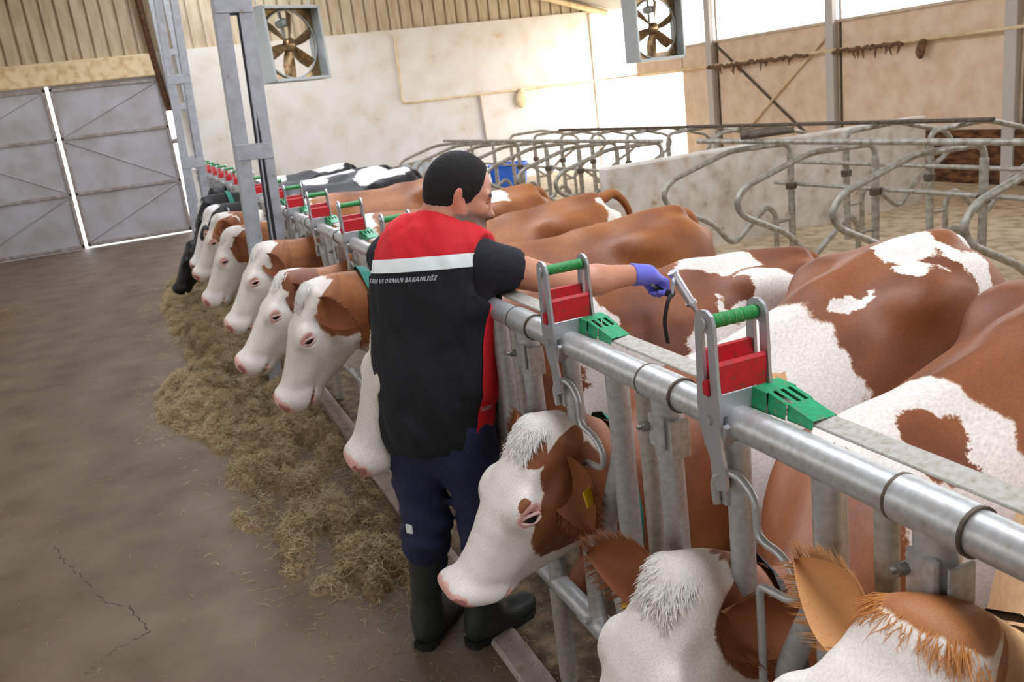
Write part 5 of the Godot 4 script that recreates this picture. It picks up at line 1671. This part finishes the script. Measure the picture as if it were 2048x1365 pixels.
	vest.append(cap(N - r2 * 0.175 - a * 0.085, N - r2 * 0.06 - a * 0.01, 0.058, 0.07, 0.06))
	vest.append(cap(N - a * 0.03, N + a * 0.064 + Vector3(0.018, 0, 0), 0.084, 0.088, 0.012))
	var vn := FastNoiseLite.new()
	vn.frequency = 3.2
	vn.seed = 9
	var arm_r := S + r2 * 0.02 - a * 0.02
	var arm_l := LS - r2 * 0.02 - a * 0.02
	var folds := func(p: Vector3, d: float) -> float:
		var q := p - H
		var along := q.dot(a)
		var acr := q.dot(r2)
		var e := d + 0.014 * vn.get_noise_3d(acr * 3.0 + along * 1.2, along * 1.1, q.dot(f2) * 3.0) + 0.004 * sin(acr * 42.0 + along * 16.0 + 3.0 * vn.get_noise_2d(along * 2.0, acr)) * smoothstep(0.5, 0.1, along)
		e = maxf(e, -0.135 - along + 0.015 * sin(acr * 9.0))
		e = maxf(e, (along + 0.48 * (p - N).dot(f2) + 0.05 * maxf((p - N).dot(r2), 0.0) - 0.642) * 0.85)
		e = maxf(e, 0.118 - Vector2((p - arm_r).dot(a), (p - arm_r).dot(f2)).length() if (p - arm_r).dot(r2) > -0.02 else e)
		e = maxf(e, 0.118 - Vector2((p - arm_l).dot(a), (p - arm_l).dot(f2)).length() if (p - arm_l).dot(r2) < 0.02 else e)
		return e
	var vm := nets(vest, Vector3(0.42, 0.62, -3.1), Vector3(1.15, 1.68, -2.35), 0.0115, folds)
	var dark := tri_mat(noise_tex(71, 0.06, [[0.2, rgb(15, 16, 21)], [0.8, rgb(23, 24, 30)]], 256), Vector3.ONE * 5.0, 0.85)
	var redc := tri_mat(noise_tex(72, 0.06, [[0.2, rgb(206, 16, 32)], [0.8, rgb(222, 24, 42)]], 256), Vector3.ONE * 5.0, 0.75)
	var refl := plain_mat(rgb(240, 248, 246), 0.35)
	var band := (a - r2 * 0.13).normalized()
	var cut1 := sliced(vm, band, band.dot(H) + 0.525)
	var cut2 := sliced(cut1[1], band, band.dot(H) + 0.483)
	var vbody := put("vest", cut2[1], dark, o, true)
	put("yoke", cut1[0], redc, vbody, true)
	put("reflective_band", puffed(cut2[0], 0.003), refl, vbody, true)
	# side panels: thin strips standing on the dark cloth
	for sg in [1.0, -1.0]:
		var strip: MB = sliced(cut2[1], f2, f2.dot(H) - 0.062)[0]
		strip = sliced(strip, f2, f2.dot(H) + 0.03)[1]
		strip = sliced(strip, r2 * sg, (r2 * sg).dot(H) + 0.05)[0]
		strip = sliced(strip, a, a.dot(H) + 0.40)[1]
		put("side_panel", puffed(strip, 0.003), redc, vbody, true)
	# lettering wrapped onto the cloth
	var font := SystemFont.new()
	font.font_names = PackedStringArray(["Droid Sans"])
	font.font_weight = 700
	font.font_italic = true
	for w in [["TARIM VE ORMAN BAKANLIĞI", 0.463, -0.045, 0.275, -1], ["TARIM", 0.045, -0.03, 0.06, 1]]:
		var tm := TextMesh.new()
		tm.font = font
		tm.text = w[0]
		tm.font_size = 40
		tm.pixel_size = 0.001
		tm.depth = 0.0
		tm.curve_step = 3.0
		var arr := tm.get_mesh_arrays()
		var vs: PackedVector3Array = arr[Mesh.ARRAY_VERTEX]
		var wide := 0.001
		for p in vs:
			wide = maxf(wide, absf(p.x) * 2.0)
		var ns: PackedVector3Array = arr[Mesh.ARRAY_NORMAL]
		for k in vs.size():
			var p: Vector3 = vs[k] * (w[3] / wide)
			p.x += p.y * 0.22
			var dir := f2 if w[4] < 0 else -r2
			var acr := r2 if w[4] < 0 else f2
			var from: Vector3 = H + a * (w[1] + p.y + (0.13 * (p.x + w[2]) if w[4] < 0 else 0.0)) + acr * (p.x + w[2]) - dir * 0.32
			for step in 120:
				var e: float = (folds as Callable).call(from, field(vest, from))
				if e < 0.0045:
					break
				from += dir * maxf(e * 0.5 - 0.002, 0.0008)
			vs[k] = from
			ns[k] = -dir
		arr[Mesh.ARRAY_VERTEX] = vs
		arr[Mesh.ARRAY_NORMAL] = ns
		var am := ArrayMesh.new()
		var clean := []
		clean.resize(Mesh.ARRAY_MAX)
		for slot in [Mesh.ARRAY_VERTEX, Mesh.ARRAY_NORMAL, Mesh.ARRAY_TEX_UV, Mesh.ARRAY_INDEX]:
			clean[slot] = arr[slot]
		am.add_surface_from_arrays(Mesh.PRIMITIVE_TRIANGLES, clean)
		put("lettering", am, plain_mat(rgb(206, 206, 214), 0.6), vbody, true)
	# --- trousers tucked into boots
	var tr := [turned_ell(H + Vector3(0, -0.03, 0), r2, a, f2, Vector3(0.185, 0.2, 0.14), 0.08)]
	for s in 2:
		tr.append(cap(hip[s] - Vector3(0, 0.03, 0), knee[s], 0.112, 0.085, 0.05))
		tr.append(cap(knee[s], (knee[s] as Vector3).lerp(ankle[s], 0.2), 0.085, 0.09, 0.03))
		tr.append(cap((knee[s] as Vector3).lerp(ankle[s], 0.2), (knee[s] as Vector3).lerp(ankle[s], 0.5), 0.09, 0.06, 0.02))
	var pn := FastNoiseLite.new()
	pn.frequency = 5.0
	pn.seed = 3
	var trm := nets(tr, Vector3(0.45, 0.25, -3.05), Vector3(1.05, 1.1, -2.4), 0.0115, func(p: Vector3, d: float) -> float:
		return maxf(d + 0.016 * pn.get_noise_3d(p.x * 1.4, p.y * 1.6 + p.x, p.z * 1.4) + 0.005 * sin(p.y * 70.0 + p.x * 30.0 + 4.0 * pn.get_noise_3dv(p)) * smoothstep(0.72, 0.5, p.y), p.y - 1.0))
	var trn := tri_mat(noise_tex(73, 0.06, [[0.2, rgb(28, 33, 62)], [0.8, rgb(40, 46, 80)]], 256), Vector3.ONE * 5.0, 0.85)
	var tro := put("trousers", trm, trn, o, true)
	put("reflective_patch", boxed(knee[1] + Vector3(-0.078, 0.0, 0.052), Vector3(0.026, 0.034, 0.008), 0.002, Basis(Vector3.UP, -0.9)), refl, tro, true)
	# --- rubber boots
	var rub := plain_mat(rgb(44, 50, 44), 0.42)
	for s in 2:
		var k: Vector3 = knee[s]
		var an: Vector3 = ankle[s]
		var t: Vector3 = toe[s]
		var fw := Vector3(t.x - an.x, 0, t.z - an.z).normalized()
		var heel := an - fw * 0.035
		var top := an.lerp(k, 0.86)
		var bs := [cap(an + Vector3(0, 0.03, 0) - fw * 0.005, top, 0.052, 0.074, 0.05), cap(Vector3(heel.x, 0.055, heel.z), Vector3(t.x, 0.05, t.z), 0.046, 0.043, 0.04), cap(an + Vector3(0, 0.0, 0), Vector3(an.x, 0.05, an.z) + fw * 0.1, 0.055, 0.045, 0.05)]
		var ring := [[0.56, 0.6], [0.40, 0.43], [0.30, 0.33]]
		var ax := (top - an).normalized()
		var hgt := top.y
		var bm := nets(bs, Vector3(minf(an.x, t.x) - 0.12, 0.0, minf(an.z, t.z) - 0.12), Vector3(maxf(an.x, t.x) + 0.12, 0.5, maxf(an.z, t.z) + 0.12), 0.0115, func(p: Vector3, d: float) -> float:
			var u := (p - an).dot(ax)
			var e := d
			for g in [0.13, 0.19, 0.22, 0.31]:
				e -= 0.0035 * smoothstep(0.012, 0.004, absf(u - g))
			return maxf(maxf(e, u - (top - an).length()), 0.012 - p.y))
		var bt := put("boot", bm, rub, o, true)
		var so := MB.new()
		var outline := PackedVector2Array()
		for q in [[-0.085, 0.0], [-0.075, 0.036], [-0.03, 0.045], [0.05, 0.04], [0.12, 0.05], [0.19, 0.046], [0.225, 0.02], [0.228, 0.0], [0.225, -0.02], [0.19, -0.046], [0.12, -0.05], [0.05, -0.04], [-0.03, -0.045], [-0.075, -0.036]]:
			outline.append(Vector2(q[0], q[1]))
		so.plate(outline, 0.026, Transform3D(Basis(fw, Vector3.UP.cross(fw), Vector3.UP), Vector3(an.x, 0.0135, an.z)))
		put("sole", so, plain_mat(rgb(26, 28, 26), 0.7), bt, true)
	# --- right hand in a blue glove, closed round the syringe grip
	var hx := Vector3(0.86, -0.48, -0.12).normalized()
	var hz := Vector3(0.1, -0.05, 1.0)
	hz = (hz - hx * hz.dot(hx)).normalized()
	var hy := hz.cross(hx).normalized()
	var hand := Transform3D(Basis(hx, hy, hz), W)
	var gl := hand_parts(hand, 1.0)
	gl.append(cap(W - (W - E).normalized() * 0.045, W + hx * 0.02, 0.040, 0.036, 0.02))
	var glove := nets(gl, W + Vector3(-0.08, -0.2, -0.12), W + Vector3(0.2, 0.1, 0.12), 0.004, func(p: Vector3, d: float) -> float:
		return maxf(d, -0.045 - (p - W).dot((W - E).normalized())))
	put("glove", glove, plain_mat(rgb(112, 116, 222), 0.5), o, true)
	# --- syringe held in the glove
	var grip := hand * Vector3(0.105, -0.034, 0.0)
	var sy := thing("syringe", grip, "silver dosing syringe with black hose held in the man's blue glove", "syringe")
	var gdir := hz
	put("handle", bar([grip - gdir * 0.055, grip + gdir * 0.06], 0.0135, 12), M.black, sy, true)
	var b0 := grip + Vector3(0.045, 0.045, 0.03)
	var bd := Vector3(0.42, -0.88, 0.12).normalized()
	put("barrel", bar([b0 - bd * 0.02, b0 + bd * 0.11], 0.0165, 16), plain_mat(rgb(214, 220, 228), 0.25, 0.5), sy, true)
	var cp := MB.new()
	cp.tube([b0 + bd * 0.108, b0 + bd * 0.118], 0.020, 16)
	cp.tube([b0 + bd * 0.118, b0 + bd * 0.15], [0.012, 0.007], 12)
	cp.tube([b0 - bd * 0.024, b0 - bd * 0.014], 0.020, 16)
	put("end_cap", cp, M.zinc, sy, true)
	put("needle", bar([b0 + bd * 0.15, b0 + bd * 0.185], 0.0016, 6), M.zinc, sy, true)
	put("lever", bar(rounded([b0 - bd * 0.01, b0 + Vector3(-0.03, -0.005, 0.03), grip + gdir * 0.06], 0.01), 0.006, 8), M.zinc, sy, true)
	put("hose", bar(curve([grip + gdir * 0.058, grip + gdir * 0.075 + Vector3(-0.03, -0.02, 0), grip + gdir * 0.07 + Vector3(-0.045, -0.09, 0.0), grip + gdir * 0.065 + Vector3(-0.035, -0.17, 0.0)], 5), 0.0075, 8), M.black, sy, true)

func head_parts(t: Transform3D) -> Array:
	var inv := t.affine_inverse()
	var l := [ell(Vector3(-0.012, 0.043, 0), Vector3(0.1, 0.094, 0.077), 0.02), ell(Vector3(0.035, -0.02, 0), Vector3(0.062, 0.09, 0.062), 0.04), ell(Vector3(0.035, -0.075, 0), Vector3(0.058, 0.042, 0.05), 0.04), ell(Vector3(0.078, -0.1, 0), Vector3(0.02, 0.019, 0.022), 0.03),
		cap(Vector3(0.09, 0.012, 0), Vector3(0.113, -0.034, 0), 0.009, 0.0115, 0.018), ell(Vector3(0.114, -0.036, 0), Vector3(0.014, 0.011, 0.013), 0.012), ell(Vector3(0.094, -0.066, 0), Vector3(0.011, 0.006, 0.022), 0.010), ell(Vector3(0.093, -0.076, 0), Vector3(0.011, 0.007, 0.019), 0.010), ell(Vector3(-0.035, -0.02, 0), Vector3(0.06, 0.075, 0.06), 0.05)]
	for s in [-1.0, 1.0]:
		l.append(ell(Vector3(0.103, -0.042, 0.011 * s), Vector3(0.011, 0.008, 0.008), 0.008))
		l.append(cap(Vector3(0.084, 0.026, 0.012 * s), Vector3(0.074, 0.028, 0.046 * s), 0.010, 0.009, 0.02))
		l.append(ell(Vector3(0.062, -0.022, 0.042 * s), Vector3(0.026, 0.02, 0.02), 0.03))
		l.append(ell(Vector3(-0.010, -0.002, 0.082 * s), Vector3(0.023, 0.037, 0.009), 0.008, Basis(Vector3.UP, 0.45 * s) * Basis(Vector3.BACK, 0.15)))
		l.append(ell(Vector3(-0.002, -0.028, 0.079 * s), Vector3(0.012, 0.014, 0.007), 0.008))
	for s in [-1.0, 1.0]:
		l.append(ell(Vector3(0.088, 0.006, 0.031 * s), Vector3(0.012, 0.009, 0.016), 0.010, Basis.IDENTITY, true))
		l.append(ell(Vector3(0.0, 0.002, 0.09 * s), Vector3(0.009, 0.016, 0.005), 0.008, Basis.IDENTITY, true))
	l.append(ell(Vector3(0.108, -0.071, 0), Vector3(0.014, 0.0016, 0.02), 0.004, Basis.IDENTITY, true))
	for s: Solid in l:
		s.box = (s.box if s.placed else Transform3D.IDENTITY) * inv
		s.placed = true
	return l

# hand frame: x along the fingers, y out of the back of the hand, z across; side = where the thumb is not
func hand_parts(t: Transform3D, side: float) -> Array:
	var l := [ell(Vector3(0.045, 0.0, 0.0), Vector3(0.052, 0.016, 0.042), 0.02)]
	var zs := [-0.030, -0.010, 0.011, 0.030]
	var len := [0.92, 1.0, 0.95, 0.76]
	for k in 4:
		var z: float = zs[k] * side
		var g: float = len[k]
		var bend := 0.08 * k
		var p0 := Vector3(0.03, 0.002, z * 0.8)
		var p1 := Vector3(0.086, 0.004 - 0.002 * absf(k - 1.0), z)
		var a1 := 0.75 + bend
		var p2 := p1 + Vector3(cos(a1), -sin(a1), 0) * 0.043 * g
		var a2 := a1 + 1.35
		var p3 := p2 + Vector3(cos(a2), -sin(a2), 0) * 0.028 * g
		var a3 := a2 + 0.85
		var p4 := p3 + Vector3(cos(a3), -sin(a3), 0) * 0.02 * g
		l.append(cap(p0, p1, 0.0125, 0.0112, 0.012))
		l.append(cap(p1, p2, 0.0112, 0.0098, 0.005))
		l.append(cap(p2, p3, 0.0098, 0.0092, 0.004))
		l.append(cap(p3, p4, 0.0092, 0.0082, 0.003))
	var tz := -side
	l.append(cap(Vector3(0.015, -0.008, 0.02 * tz), Vector3(0.05, -0.022, 0.046 * tz), 0.016, 0.013, 0.014))
	l.append(cap(Vector3(0.05, -0.022, 0.046 * tz), Vector3(0.083, -0.038, 0.040 * tz), 0.0118, 0.0105, 0.004))
	l.append(cap(Vector3(0.083, -0.038, 0.040 * tz), Vector3(0.104, -0.054, 0.024 * tz), 0.0105, 0.0088, 0.003))
	var inv := t.affine_inverse()
	for s: Solid in l:
		s.box = (s.box if s.placed else Transform3D.IDENTITY) * inv
		s.placed = true
	return l
